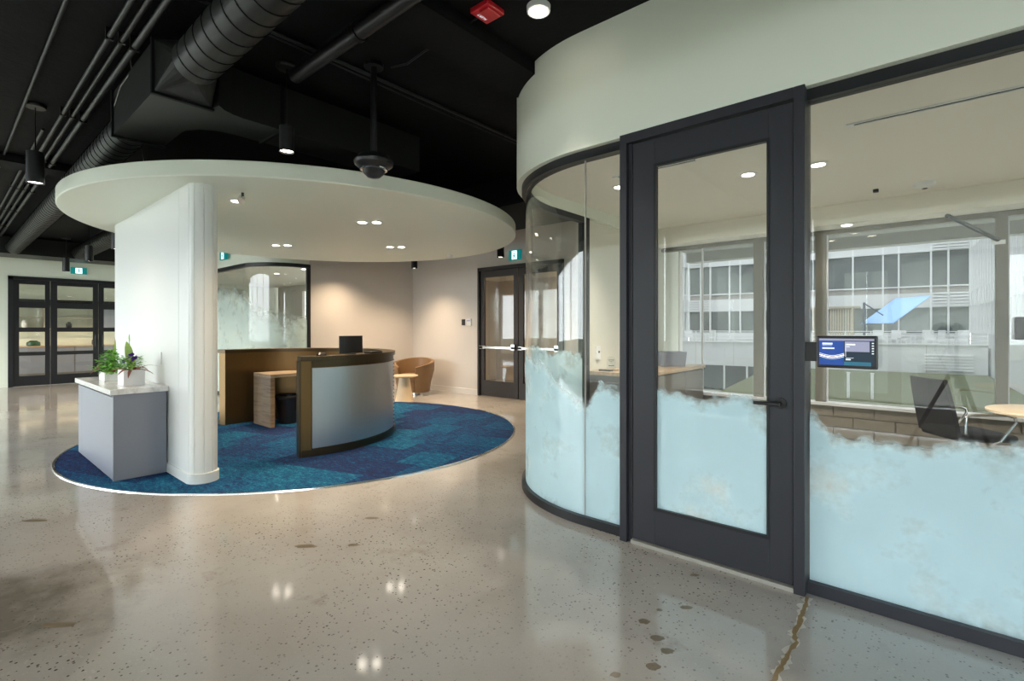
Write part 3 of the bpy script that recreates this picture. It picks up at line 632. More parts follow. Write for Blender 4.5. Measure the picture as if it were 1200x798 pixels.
# potted plants
def leaf_mesh(m, base, d, up, ln, wd, bend=0.3, n=5):
    base = Vector(base); d = Vector(d).normalized(); side = d.cross(Vector(up)).normalized(); nrm = side.cross(d)
    vs = []; o = len(m.v)
    for i in range(n + 1):
        t = i / n; wv = wd * math.sin(PI * min(1, t * .92 + .08)) ** .8
        c = base + d * ln * t + nrm * ln * (bend * t * (1 - t) * 1.2) - Vector((0, 0, 1)) * bend * ln * t * t
        c.y = min(c.y, 1.47); c.z = max(c.z, .862)
        vs += [Vector((q.x, min(q.y, 1.485), max(q.z, .856))) for q in (c - side * wv / 2, c + nrm * wv * .12, c + side * wv / 2)]
    fs = []
    for i in range(n):
        for k in range(2): fs.append((i * 3 + k, i * 3 + k + 1, i * 3 + k + 4, i * 3 + k + 3))
    m.add([tuple(v) for v in vs], fs)
def plant(name, label, x, y, sx, sy, h, seed, kind):
    rnd = random.Random(seed); z0 = 0.85
    t = thing(name, label, 'potted plant', (x, y, z0))
    a, b_ = sx / 2, sy / 2
    def rect(e, z): return [(x - a + e, y - b_ + e, z), (x + a - e, y - b_ + e, z), (x + a - e, y + b_ - e, z), (x - a + e, y + b_ - e, z)]
    vs = rect(0, z0) + rect(0, z0 + h) + rect(.012, z0 + h) + rect(.012, z0 + .015)
    MB().add(vs, [(3, 2, 1, 0), (12, 13, 14, 15)] + [(4 * r_ + k, 4 * r_ + (k + 1) % 4, 4 * r_ + 4 + (k + 1) % 4, 4 * r_ + 4 + k) for r_ in range(3) for k in range(4)]).build('pot', 'pot_white', t, bevel=.003)
    box('soil', 'soil', (x - a + .012, x + a - .012, y - b_ + .012, y + b_ - .012, z0 + .015, z0 + h - .02), t)
    zt = z0 + h - .02
    if kind == 'fern':
        m = MB()
        for k in range(420):
            r_ = abs(rnd.gauss(0, .5)); th = rnd.uniform(0, 2 * PI); hh = rnd.uniform(.01, .27)
            bs = (x + r_ * .21 * math.cos(th), y + r_ * .14 * math.sin(th), zt + hh * (1 - r_ * .5))
            leaf_mesh(m, bs, (math.cos(th), math.sin(th), rnd.uniform(-.1, .9)), (0, 0, 1), rnd.uniform(.035, .06), rnd.uniform(.024, .038), .3, 3)
        o = m.build('foliage', 'leaf', t, smooth=True); o['kind'] = 'stuff'
        specs = [('leaf_pale', (-.9, -.5, .9), .36, .045, .7), ('leaf_pale', (-.6, -.5, .1), .15, .06, .2), ('leaf_pale', (.25, .1, 2.4), .42, .03, .1), ('leaf_red', (-1, -.35, .6), .3, .06, .45), ('leaf_red', (-.8, -.6, .5), .27, .055, .5), ('leaf_red', (-1, -.2, .65), .16, .05, .4), ('leaf_red', (.7, .3, .9), .14, .03, .4)]
    else:
        m = MB()
        for k in range(150):
            th = rnd.uniform(0, 2 * PI); r_ = rnd.uniform(.02, .13)
            leaf_mesh(m, (x - .05 + r_ * math.cos(th), y + r_ * .7 * math.sin(th), zt + rnd.uniform(.01, .14)), (math.cos(th), math.sin(th), rnd.uniform(0, .8)), (0, 0, 1), rnd.uniform(.03, .06), .028, .3, 3)
        o = m.build('foliage', 'leaf', t, smooth=True); o['kind'] = 'stuff'
        specs = [('leaf_pale', (-.15, -.1, 1.6), .40, .07, .25), ('leaf_pale', (.5, -.2, 1.3), .34, .05, .7), ('leaf_pale', (-.5, .1, 1.5), .25, .05, .5), ('leaf_pale', (.2, -.5, 1.0), .2, .05, .6)]
        specs += [('leaf_red', (math.cos(q), math.sin(q), rnd.uniform(.05, .5)), rnd.uniform(.22, .33), .03, .25) for q in (-.9, -.6, -.3, 0, .25, .5, .8, -1.2)]
        stem = MB().tube([(x - .05, y, zt), (x - .04, y, zt + .2), (x, y - .02, zt + .34), (x + .07, y - .03, zt + .365), (x + .085, y - .03, zt + .30)], .003, 6)
        stem.build('flower_stem', 'leaf_pale', t)
        for fx, fy, fz in ((.03, -.05, .10), (.10, -.02, .155), (.115, .0, .12), (.06, .02, .13)):
            f_ = MB()
            for k in range(5):
                q = 2 * PI * k / 5 + fx * 9
                leaf_mesh(f_, (x + fx, y + fy, zt + fz), (math.cos(q) * .8 + .3, math.sin(q) * .8 - .5, math.sin(q * 1.3) + .3), (0, 0, 1), .042, .046, .1, 3)
            f_.build('flower', 'petal', t, smooth=True)
    for mt, d, ln, wd, bn in specs:
        m = MB(); leaf_mesh(m, (x + rnd.uniform(-.04, .04) + d[0] * .03, y + d[1] * .02, zt), d, (0, 0, 1) if abs(d[2]) < 1.5 else (1, 0, .1), ln, wd, bn, 7)
        o = m.build('leaf', mt, t, smooth=True)
plant('potted_plant', 'white box planter with purple flowers and dark red leaves on the stone top', -6.09, 1.28, .24, .17, .155, 3, 'flower')
plant('potted_plant', 'white low planter with bushy green foliage on the stone top', -6.85, 1.27, .26, .18, .09, 5, 'fern')

# ------------------------------------------------------------------ reception desk (open ring)
DC = (-6.635, 3.028); RO = 1.443; RI = 1.27; A0, A1 = -17.3, 192
dk = thing('reception_desk', 'curved bronze and brushed metal reception desk on the blue carpet', 'reception desk', (DC[0], DC[1], 0.01))
def ringsec(r0, r1, a0, a1, z0, z1, n=60): return MB().sweep(arc(DC, (r0 + r1) / 2, a0, a1, n), [((r1 - r0) / 2, z0), ((r1 - r0) / 2, z1), (-(r1 - r0) / 2, z1), (-(r1 - r0) / 2, z0)])
ringsec(RI, RO - .02, A0, A1, 0.01, 1.06).build('desk_wall', 'bronze', dk, smooth=True)
ringsec(RI - .01, RO + .012, A0 - .4, A1 + .3, 1.055, 1.105).build('top_cap', 'bronze_dark', dk, smooth=True, bevel=.003)
ringsec(RO - .03, RO + .006, A0, A1, 0.01, 0.085).build('kick_plate', 'bronze_dark', dk, smooth=True)
ringsec(RO - .03, RO + .004, A0, A0 + 4.2, 0.085, 1.055, 6).build('edge_post', 'bronze', dk, smooth=True)
ringsec(RI - .006, RO + .002, A0 - .9, A0, 0.01, 1.055, 3).build('end_panel', 'bronze_dark', dk)
ringsec(RO - .02, RO - .004, A0 + 4.6, 47, 0.095, 0.975).build('metal_panel', 'aluminium', dk, smooth=True)
ringsec(RO - .02, RO - .004, 48.5, 96, 0.095, 1.045).build('metal_panel', 'aluminium', dk, smooth=True)
ringsec(RO - .02, RO - .004, 97, 150, 0.095, 1.045).build('metal_panel', 'aluminium', dk, smooth=True)
ringsec(RO - .02, RO - .004, A0 + 4.6, 47, 0.985, 1.055).build('top_rail', 'bronze_dark', dk, smooth=True)
r0_ = None
for k in range(18):
    a = R(47.8); zq = .14 + k * .05
    if r0_ is None: r0_ = MB().tube([(DC[0] + (RO - .02) * math.cos(a), DC[1] + (RO - .02) * math.sin(a), zq), (DC[0] + (RO + .004) * math.cos(a), DC[1] + (RO + .004) * math.sin(a), zq)], .008, 6).build('rivet', 'black_metal', dk)
    else: mesh_copy(r0_, dk, (0, 0, k * .05))
# oak work surface inside the ring
od = thing('work_desk', 'oak work desk with a panel leg inside the reception desk', 'desk', (-7.45, 3.5, 0.01))
ry = lambda x, r=1.25: DC[1] + math.sqrt(max(0, r * r - (x - DC[0]) ** 2))
top = [(-7.165, 3.10)] + [(x, ry(x)) for x in (-7.165, -7.25, -7.35, -7.45, -7.55, -7.65, -7.735)] + [(-7.735, 3.10)]
MB().prism(top, 0.715, 0.76).build('desktop', 'oak_top', od, bevel=.002)
box('panel_leg', 'oak', (-7.735, -7.165, 3.10, 3.16, 0.01, 0.715), od, .002)
pdl = thing('waste_bin', 'black waste bin with liner under the oak work desk', 'bin', (-7.40, 3.46, 0.01))
MB().lathe([(.13, .01), (.165, .40), (.175, .41), (.15, .41), (.12, .03)], (-7.40, 3.46), 20).build('body', 'plastic_black', pdl, smooth=True)
MB().lathe([(.176, .37), (.182, .41), (.172, .425), (.168, .37)], (-7.40, 3.46), 20).build('liner', 'fabric_black', pdl, smooth=True)
# black curved screen, phone and tray on the counter
def polar(r, a): return (DC[0] + r * math.cos(R(a)), DC[1] + r * math.sin(R(a)))
p_ = polar(1.33, 9.3)
scn = thing('desk_screen', 'small curved black screen on the reception counter', 'screen', (p_[0], p_[1], 1.105))
ringsec(1.325, 1.345, 2.0, 16.6, 1.118, 1.325, 12).build('screen_panel', 'plastic_black', scn, smooth=True, bevel=.004)
MB().lathe([(.07, 1.105), (.07, 1.115), (.02, 1.12), (.018, 1.16)], polar(1.315, 9.3), 16).build('stand', 'plastic_black', scn, smooth=True)
p_ = polar(1.32, -7)
tag(MB().lathe([(.055, 0), (.06, .012), (.045, .032), (.01, .036)], (0, 0), 20).build('desk_puck', 'plastic_black', origin=(0, 0, 0), smooth=True), 'round black speaker puck on the reception counter', 'speaker')
bpy.data.objects['desk_puck'].location = (p_[0], p_[1], 1.105)
tag(ringsec(1.30, 1.42, 20, 30, 1.105, 1.125, 8).build('document_tray', 'plastic_black', bevel=.003), 'flat black tray at the rear of the reception counter', 'tray')

# ------------------------------------------------------------------ tub chair and side table
def tub_chair(x, y, rz):
    t = thing('tub_chair', 'tan leather tub chair in the corner beside the round side table', 'armchair', (x, y, 0), rz)
    n = 40; prof = []
    m = MB(); vs = []; fs = []
    for i in range(n + 1):
        a = R(28 + (332 - 28) * i / n)               # opening faces local +x
        k = abs((i / n) * 2 - 1)                      # 0 at the back, 1 at the arm fronts
        top = 0.76 - 0.17 * k ** 1.6
        fl = 1.0 + 0.08 * (1 - k)
        for r_, z in ((.335, .05), (.37, .28), (.41 * fl, .50), (.415 * fl, top), (.385 * fl, top + .012), (.355 * fl, top), (.33, .45), (.31, .30), (.30, .06)):
            vs.append((r_ * math.cos(a) * 1.0, r_ * math.sin(a) * 1.04, z))
    pn = 9
    for i in range(n):
        for k in range(pn): fs.append((i * pn + k, (i + 1) * pn + k, (i + 1) * pn + (k + 1) % pn, i * pn + (k + 1) % pn))
    fs += [tuple(range(pn)), tuple(reversed(range(n * pn, n * pn + pn)))]
    m.add(vs, fs).build('shell', 'leather', t, smooth=True, local=True)
    s_ = [(.30 * math.cos(2 * PI * k / 28) + (.08 if math.cos(2 * PI * k / 28) > 0 else 0) * math.cos(2 * PI * k / 28), .31 * math.sin(2 * PI * k / 28)) for k in range(28)]
    MB().prism(s_, .30, .43).build('seat_cushion', 'leather', t, smooth=True, bevel=.03, local=True)
    MB().prism([(q[0] * .96, q[1] * .96) for q in s_], .06, .31).build('seat_base', 'leather', t, smooth=True, local=True)
    MB().lathe([(.24, 0), (.24, .06), (.2, .065), (.2, 0)], (0, 0), 28).build('plinth', 'chrome', t, smooth=True, local=True)
    return t
tub_chair(-8.76, 6.86, R(-62))
st_ = thing('side_table', 'round pale wood side table with a conical base beside the tub chair', 'table', (-7.98, 6.02, 0))
MB().lathe([(.175, 0), (.17, .01), (.10, .46), (.10, .475)], (-7.98, 6.02), 36).build('base', 'wood_pale', st_, smooth=True)
MB().lathe([(.22, .472), (.262, .485), (.265, .497), (.26, .505), (.02, .505)], (-7.98, 6.02), 44).build('table_top', 'wood_pale', st_, smooth=True)

# ------------------------------------------------------------------ lamps
def downlight(x, y, z, label, group, power, col=C_WARM, ang=95, blend=.6, r=.06):
    t = thing('recessed_downlight', label, 'downlight', (x, y, z), group=group)
    MB().lathe([(r * .8, z), (r * 1.3, z - .001), (r * 1.3, z - .005), (r * .8, z - .008)], (x, y), 24).build('trim_ring', 'plastic_white', t, smooth=True)
    MB().lathe([(.001, z - .014), (r * .6, z - .013), (r * .85, z - .009), (r * .85, z - .002), (.001, z - .002)], (x, y), 20).build('lens', 'lamp', t, smooth=True)
    lamp('SPOT', 'downlight_beam', (x, y, z - .03), power, col, t, spot_size=R(ang), spot_blend=blend, shadow_soft_size=.04)
    return t
G1 = 'twin downlights in the round canopy'
for x, y, q in ((-5.48, 2.03, 'single downlight in the canopy close to the pier'), (-7.90, 3.50, 'twin downlight in the canopy above the oak work desk'), (-7.76, 3.62, 'twin downlight in the canopy above the oak work desk'), (-5.40, 3.44, 'twin downlight in the canopy above the desk screen'), (-5.27, 3.56, 'twin downlight in the canopy above the desk screen'), (-6.68, 4.76, 'twin downlight in the canopy behind the reception desk'), (-6.55, 4.88, 'twin downlight in the canopy behind the reception desk')):
    downlight(x, y, KZ, q, G1, 80)
def pendant(x, y, zb, h, label, power, group=None, r=.066):
    t = thing('pendant_cylinder', label, 'pendant light', (x, y, zb), group=group)
    MB().lathe([(r * .86, zb + .03), (r, zb), (r, zb + h), (.012, zb + h + .004)], (x, y), 28).build('cylinder', 'black_metal', t, smooth=True)
    MB().lathe([(.001, zb + .012), (r * .84, zb + .012), (r * .84, zb + .02), (.001, zb + .02)], (x, y), 24).build('lens', 'lamp_soft' if r > .06 else 'lamp', t)
    MB().tube([(x, y, zb + h), (x, y, CEIL - .02)], .0055, 8).build('cord', 'black_metal', t)
    MB().lathe([(.075, CEIL - .03), (.082, CEIL - .02), (.082, CEIL), (.02, CEIL)], (x, y), 28).build('ceiling_rose', 'pipe_paint', t, smooth=True)
    lamp('SPOT', 'pendant_beam', (x, y, zb + .005), power, C_WARM, t, spot_size=R(125), spot_blend=1.0, shadow_soft_size=.06)
    return t
pendant(-6.42, 0.62, 2.765, .29, 'black cylinder pendant hanging from a long cord before the grey ducts', 45)
GP = 'black cylinder pendants in a row towards the kitchen'
pendant(-3.95, 1.835, 2.81, .2, 'black cylinder pendant with a bright lamp just above the canopy edge', 150, r=.055)
for x, q in ((-10.4, 'black cylinder pendant just beyond the canopy and pier'), (-12.6, 'black cylinder pendant midway between the canopy and the kitchen doors'), (-15.2, 'black cylinder pendant closest to the kitchen doors and exit sign')): pendant(x, 1.98, 2.73, .3, q, 160, GP)
GW = 'wall washing pendants by the back walls'
for x, y, q in ((-8.6, 6.75, 'black cylinder pendant above the tan tub chair'), (-6.1, 6.75, 'black cylinder pendant before the bronze double doors')): pendant(x, y, 2.71, .29, q, 190, GW)
pendant(-9.05, 5.55, 2.81, .25, 'added hidden pendant behind the canopy lighting the reception side wall', 190, GW)  # extra lamp hidden behind the canopy to brighten the side wall
def ceiling_spot(x, y, label, p=35):
    t = thing('ceiling_spot', label, 'spotlight', (x, y, CEIL - .05))
    MB().lathe([(.062, CEIL - .035), (.075, CEIL - .035), (.078, CEIL), (.02, CEIL)], (x, y), 28).build('housing', 'plastic_white', t, smooth=True)
    MB().lathe([(.001, CEIL - .05), (.045, CEIL - .046), (.063, CEIL - .034), (.063, CEIL - .02), (.001, CEIL - .02)], (x, y), 24).build('lens', 'lamp', t, smooth=True)
    lamp('SPOT', 'spot_beam', (x, y, CEIL - .12), p, C_NEU, t, spot_size=R(70), spot_blend=.7, shadow_soft_size=.06)
ceiling_spot(-1.99, 2.57, 'bright white ceiling spot beside the cream bulkhead')
G2 = 'downlights in the meeting room ceiling'
for x, y, q in ((-1.33, 4.80, 'round meeting room downlight seen through the glass door'), (-0.80, 4.90, 'round meeting room downlight next to the door post'), (-2.4, 4.4, 'round meeting room downlight by the curved glass corner'), (1.2, 4.8, 'round meeting room downlight beyond the round table')): downlight(x, y, 2.80, q, G2, 90, C_NEU, 120)
downlight(-0.82, 6.72, 2.58, 'small downlight in the blind box above the courtyard windows', None, 12, C_NEU, 110)
for x, y in ((-18.9, 1.2), (-18.9, 3.6)): downlight(x, y, 2.75, 'kitchen ceiling downlight behind the black doors', 'kitchen downlights', 120, C_WARM, 130, .5, .07)
lt = thing('corridor_light', 'linear white light on the corridor ceiling', 'ceiling light', (-6.4, 8.7, 2.70)); box('housing', 'plastic_white', (-7.0, -5.9, 8.64, 8.76, 2.715, 2.75), lt); box('diffuser', 'lamp_soft', (-6.98, -5.92, 8.65, 8.75, 2.70, 2.715), lt)
lamp('AREA', 'corridor_glow', (-6.4, 8.7, 2.69), 26, C_WARM, lt, shape='RECTANGLE', size=1.0, size_y=.1)
for x, y in ((-11.2, 5.6), (-12.6, 5.6)): downlight(x, y, 2.80, 'small downlight in the ceiling of the far glass room', 'far room downlights', 110, C_NEU, 130)

# ------------------------------------------------------------------ ceiling services
def ring_seams(par, x0, x1, step, y, z, r):
    s0 = None; x = x0
    while (x1 - x) * step > 0:
        if s0 is None:
            n = 28; vs = []; fs = []
            for rr, dx in ((r - .002, -.006), (r + .0045, -.003), (r + .0045, .003), (r - .002, .006)):
                vs += [(dx, rr * math.cos(2 * PI * k / n), rr * math.sin(2 * PI * k / n)) for k in range(n)]
            for i in range(3): fs += [(i * n + k, i * n + (k + 1) % n, (i + 1) * n + (k + 1) % n, (i + 1) * n + k) for k in range(n)]
            s0 = MB().add(vs, fs).build('seam', 'black_paint', par, smooth=True, local=True); s0.location = Vector((x, y, z)) - ORG[par.name]
        else: mesh_copy(s0, par, Vector((x, y, z)) - ORG[par.name])
        x += step
DY, DZc, DR = 1.17, 3.22, 0.142
ad = thing('spiral_duct', 'large dark spiral air duct with a square branch box above the lobby', 'duct', (-4.2, DY, DZc))
MB().tube([(2.5, DY, DZc), (-3.86, DY, DZc)], DR, 40).build('round_duct', 'duct_paint', ad, smooth=True)
MB().tube([(-5.52, DY, DZc), (-15.6, DY, DZc)], DR, 40).build('round_duct', 'duct_paint', ad, smooth=True)
ring_seams(ad, -3.75, 2.4, .15, DY, DZc, DR); ring_seams(ad, -5.6, -15.5, -.15, DY, DZc, DR)
def sq_round(xs, xr):
    n = 24; vs = []; s_ = .18
    vs = [(xs, DY + s_ * a, DZc + s_ * b_) for a, b_ in ((1, 1), (-1, 1), (-1, -1), (1, -1))]
    for k in range(n):
        t = 2 * PI * k / n; vs.append((xr, DY + DR * math.cos(t), DZc + DR * math.sin(t)))
    fs = []
    for c_ in range(4):
        k0 = c_ * n // 4
        fs += [(c_, 4 + (k0 + j) % n, 4 + (k0 + j + 1) % n) for j in range(n // 4)]      # cone at each corner
        fs.append((c_, 4 + (k0 + n // 4) % n, (c_ + 1) % 4))                             # flat cheek
    return MB().add(vs, fs)
sq_round(-4.12, -3.86).build('transition', 'duct_paint', ad); sq_round(-5.30, -5.52).build('transition', 'duct_paint', ad)
pl = [(-5.30, .99), (-4.12, .99), (-4.12, 1.35)] + [(-3.96 + .16 * math.cos(R(a)) - .0, 1.62 + .27 * math.sin(R(a))) for a in (-110, -130, -150, -170)] + [(-4.12, 3.3), (-4.52, 3.3)] + [(-4.80 + .28 * math.cos(R(a)), 1.66 + .31 * math.sin(R(a))) for a in (0, -25, -50, -75, -90)] + [(-5.30, 1.35)]
MB().prism(pl, DZc - .18, DZc + .18).build('branch_box', 'duct_paint', ad)
for a in ((-4.135, -4.105, .975, 1.365), (-5.315, -5.285, .975, 1.365)): box('flange', 'black_paint', (*a, DZc - .195, DZc + .195), ad)
MB().box(-4.53, -4.11, 1.86, 1.89, DZc - .195, DZc + .195).build('flange', 'black_paint', ad)
a2 = thing('spiral_duct', 'shorter dark round duct running towards the kitchen doors', 'duct', (-12.5, 2.30, 3.22))
MB().tube([(-8.2, 2.30, 3.22), (-15.6, 2.30, 3.22)], .165, 36).build('round_duct', 'duct_paint', a2, smooth=True)
ring_seams(a2, -8.4, -15.5, -.18, 2.30, 3.22, .165)
tag(MB().box(-16.5, -15.6, -3.4, 3.9, 3.08, 3.46).build('trunk_duct', 'duct_paint'), 'dark rectangular trunk duct across the ceiling before the kitchen wall', 'duct')
GC = 'black conduits running side by side along the ceiling'
for y, z, r_, q in ((.80, 3.44, .017, 'slim black conduit in the middle of the bundle beside the spiral duct'), (.87, 3.44, .017, 'slim black conduit in the middle of the bundle beside the spiral duct'), (.945, 3.43, .024, 'thickest black conduit of the bundle, closest to the spiral duct'), (.735, 3.455, .014, 'short thin black conduit of the bundle, furthest from the spiral duct')):
    t = thing('ceiling_conduit', q, 'conduit', (-6, y, z), group=GC)
    MB().tube([(1.5 if y > .75 else -7.0, y, z), (-15.4, y, z)], r_, 10).build('pipe', 'pipe_paint', t, smooth=True)
    s0 = None
    for k in range(7):
        x = -2.5 - k * 1.9
        if y > .75 or x < -7:
            if s0 is None: s0 = box('strap', 'pipe_paint', (x - .012, x + .012, y - r_ - .004, y + r_ + .004, z - r_ - .004, CEIL), t); xs0 = x
            else: mesh_copy(s0, t, (x - xs0, 0, 0))
t = thing('lamp_conduit', 'single thin black conduit feeding the long-cord pendant', 'conduit', (-6, .56, 3.47)); MB().tube([(2, .545, 3.475), (-9.8, .545, 3.475)], .013, 10).build('pipe', 'pipe_paint', t, smooth=True)
t = thing('sprinkler_main', 'thick black sprinkler pipe crossing the ceiling near the fire alarm', 'pipe', (-2, 1.82, 3.36)); MB().tube([(3, 1.82, 3.35), (-3.72, 1.82, 3.35), (-3.78, 1.82, 3.35)], .052, 20).build('pipe', 'pipe_paint', t, smooth=True)
for x in (-2.9, -0.9): MB().tube([(x - .02, 1.82, 3.35), (x + .02, 1.82, 3.35)], .062, 20).build('coupling', 'duct_paint', t, smooth=True)
t = thing('cable_tray', 'thin black cable run across the ceiling beside the camera pole', 'cable', (-3.4, 2.5, 3.46)); MB().tube([(-3.53, -1.0, 3.47), (-3.53, 6.5, 3.47)], .014, 8).build('pipe', 'pipe_paint', t); MB().tube([(-3.56, 1.5, 3.455), (-3.57, 3.0, 3.44), (-3.55, 6.5, 3.46)], .006, 6).build('cable', 'pipe_paint', t)
for i, (pts) in enumerate((((-4.7, .98, 3.49), (-4.75, 1.0, 3.40), (-4.95, .97, 3.33), (-5.05, .95, 3.2)), ((-6.4, 1.40, 3.49), (-6.2, 1.41, 3.1), (-6.1, 1.42, 3.05), (-6.1, 1.43, 2.9)))):
    tag(MB().tube(pts, .004, 6).build('hanger_wire', 'wire'), ('pale loose wire hanging beside the duct branch box', 'pale hanger wire between the spiral duct and the canopy')[i], 'wire')
# beams of the slab
for k, x in enumerate((-8.6, -2.6, 2.4)):
    tag(MB().box(x - .18, x + .18, -3.5, 7.5, 3.40, CEIL).build('trim_' + str(2 + k), 'slab'), ('black slab beam beyond the duct branch', 'black slab beam by the fire alarm', 'black slab beam on the far right')[k], 'beam', kind='structure')
# black ceiling void above the back part of reception
tag(MB().box(-8.8, -3.62, 5.2, 6.6, 3.12, CEIL - .002).build('air_plenum', 'black_paint'), 'wide black air plenum above the back of reception', 'duct')

fa = thing('fire_alarm', 'red square fire alarm strobe on the black ceiling', 'fire alarm', (-2.26, 2.37, 3.45))
MB().box(-2.34, -2.18, 2.29, 2.45, 3.465, CEIL).build('base', 'red', fa, bevel=.006)
MB().box(-2.275, -2.20, 2.31, 2.43, 3.452, 3.465).build('strobe', 'red', fa, bevel=.005)
text('lettering', 'ALERT', .028, 'scr_white', fa, (-2.306, 2.37, 3.4645), (PI, 0, R(-90)))
t = thing('alarm_conduit', 'thin black conduit running to the red fire alarm', 'conduit', (-2.8, 2.38, 3.47)); MB().tube([(-2.34, 2.37, 3.48), (-2.9, 2.38, 3.465), (-3.15, 2.4, 3.46), (-3.30, 2.36, 3.47)], .008, 8).build('pipe', 'pipe_paint', t, smooth=True)
dc = thing('dome_camera', 'black dome camera on a ceiling pole before the canopy', 'security camera', (-3.41, 2.276, 2.62))
cx, cy = -3.41, 2.276
MB().tube([(cx, cy, 2.76), (cx, cy, CEIL)], .026, 16).build('pole', 'black_metal', dc, smooth=True)
MB().lathe([(.075, CEIL - .03), (.075, CEIL), (.02, CEIL)], (cx, cy), 20).build('pole_flange', 'black_metal', dc)
MB().lathe([(.10, 2.665), (.148, 2.70), (.152, 2.725), (.12, 2.77), (.03, 2.785)], (cx, cy), 36).build('housing', 'black_metal', dc, smooth=True)
MB().lathe([(.012, 2.595), (.05, 2.605), (.082, 2.635), (.092, 2.67), (.08, 2.67)], (cx, cy), 32).build('dome', 'plastic_black', dc, smooth=True)
MB().lathe([(.088, 2.655), (.105, 2.66), (.105, 2.675), (.088, 2.675)], (cx, cy), 32).build('ring', 'chrome', dc, smooth=True)

# signs and wall devices
def exit_sign(x, y, z, rz, label, wd=.32, h=.17):
    t = thing('exit_sign', label, 'exit sign', (x, y, z), rz)
    MB().box(-wd / 2, wd / 2, -.012, .03, 0, h).build('housing', 'sign_green', t, bevel=.003, local=True)
    g = MB()                                             # running figure through a doorway
    g.box(-.068, .068, -.0145, -.0115, .012, h - .012)
    g.build('pictogram_field', 'sign_white', t, local=True)
    f_ = MB().box(-.012, .012, -.017, -.0135, .112, .134)
    for q in ([(-.02, .10), (.0, .105), (.018, .07), (-.004, .065)], [(.012, .075), (.03, .045), (.022, .04), (.0, .065)], [(.002, .07), (-.02, .055), (-.036, .03), (-.028, .026), (-.008, .048)], [(-.02, .10), (-.04, .085), (-.035, .078), (-.014, .09)], [(0, .102), (.03, .09), (.03, .082), (.0, .092)]):
        n = len(q); f_.add([(a, -.017, b_) for a, b_ in q] + [(a, -.0135, b_) for a, b_ in q], [tuple(range(n)), tuple(reversed(range(n, 2 * n)))] + [(i, (i + 1) % n, n + (i + 1) % n, n + i) for i in range(n)])
    f_.build('running_figure', 'sign_green', t, local=True)
exit_sign(-11.34, 3.936, 2.85, 0, 'green exit sign on the pale bulkhead of the far glass room')
exit_sign(-17.035, 2.47, 2.84, R(90), 'green exit sign above the black kitchen doors')
exit_sign(-6.45, 7.555, 2.78, 0, 'green exit sign above the bronze double doors', .30, .2)
t = tag(box('card_reader', 'plastic_black', (-7.99, -7.90, 7.565, 7.585, 1.49, 1.62), bevel=.004), 'small black card reader left of the double doors', 'card reader')
ks = thing('alarm_keypad', 'white alarm keypad left of the double doors', 'keypad', (-7.77, 7.57, 1.49)); box('housing', 'plastic_white', (-7.84, -7.70, 7.56, 7.585, 1.48, 1.63), ks, .005); box('display', 'scr_lilac', (-7.82, -7.72, 7.557, 7.561, 1.575, 1.61), ks)
sd = thing('smoke_detector', 'white smoke detector under the canopy edge', 'smoke detector', (-6.64, 5.995, KZ - .03)); MB().lathe([(.03, KZ - .045), (.055, KZ - .03), (.06, KZ)], (-6.64, 5.995), 24).build('housing', 'plastic_white', sd, smooth=True)
t = thing('track_spot', 'small chrome spot at the canopy edge behind the pier', 'spotlight', (-5.12, 1.95, KZ - .08)); MB().tube([(-5.12, 1.95, KZ), (-5.12, 1.95, KZ - .05)], .012, 10).build('stem', 'plastic_black', t); MB().tube([(-5.14, 1.95, KZ - .045), (-5.09, 1.92, KZ - .09)], .03, 16).build('head', 'chrome', t, smooth=True)

# tablet on the door post
tb = thing('room_tablet', 'room booking tablet on a black bracket beside the glass door', 'tablet', (-.362, 2.96, 1.206))
box('bracket', 'black_metal', (-.548, -.47, 2.982, 2.995, 1.235, 1.335), tb)
box('bracket_arm', 'black_metal', (-.50, -.40, 2.972, 2.99, 1.25, 1.32), tb)
box('body', 'plastic_black', (-.490, -.235, 2.955, 2.973, 1.206, 1.368), tb, .006)
sn = box('screen', 'scr_dark', (-.478, -.250, 2.9535, 2.956, 1.222, 1.354), tb)
yy = (2.9520, 2.9540)
box('screen_band', 'scr_lilac', (-.478, -.250, *yy, 1.344, 1.354), sn); box('screen_field', 'scr_blue', (-.478, -.372, *yy, 1.222, 1.344), sn); box('screen_field', 'scr_teal', (-.372, -.262, *yy, 1.222, 1.240), sn)
box('screen_field', 'scr_lilac', (-.368, -.268, *yy, 1.290, 1.340), sn)
yy = (2.9505, 2.9525)
for a in ((-.464, -.420, 1.324, 1.333), (-.464, -.422, 1.318, 1.3195), (-.464, -.412, 1.302, 1.309), (-.3655, -.364, 1.265, 1.330), (-.362, -.325, 1.322, 1.329), (-.362, -.348, 1.313, 1.316), (-.364, -.344, 1.248, 1.254), (-.364, -.332, 1.258, 1.2595)): box('text_line', 'scr_white', (a[0], a[1], *yy, a[2], a[3]), sn)
for k in range(5): box('menu_icon', 'scr_white', (-.259, -.251, *yy, 1.330 - k * .0125, 1.335 - k * .0125), sn)
for k, mt in enumerate(('scr_white', 'lamp_strip', 'scr_white', 'scr_teal')):
    pts = [(-.476 + i * .0095, 2.9515, 1.281 - k * .008 - .012 * math.sin(PI * i / 11)) for i in range(12)]
    MB().tube(pts, .0013, 5).build('wave_line', mt, sn)

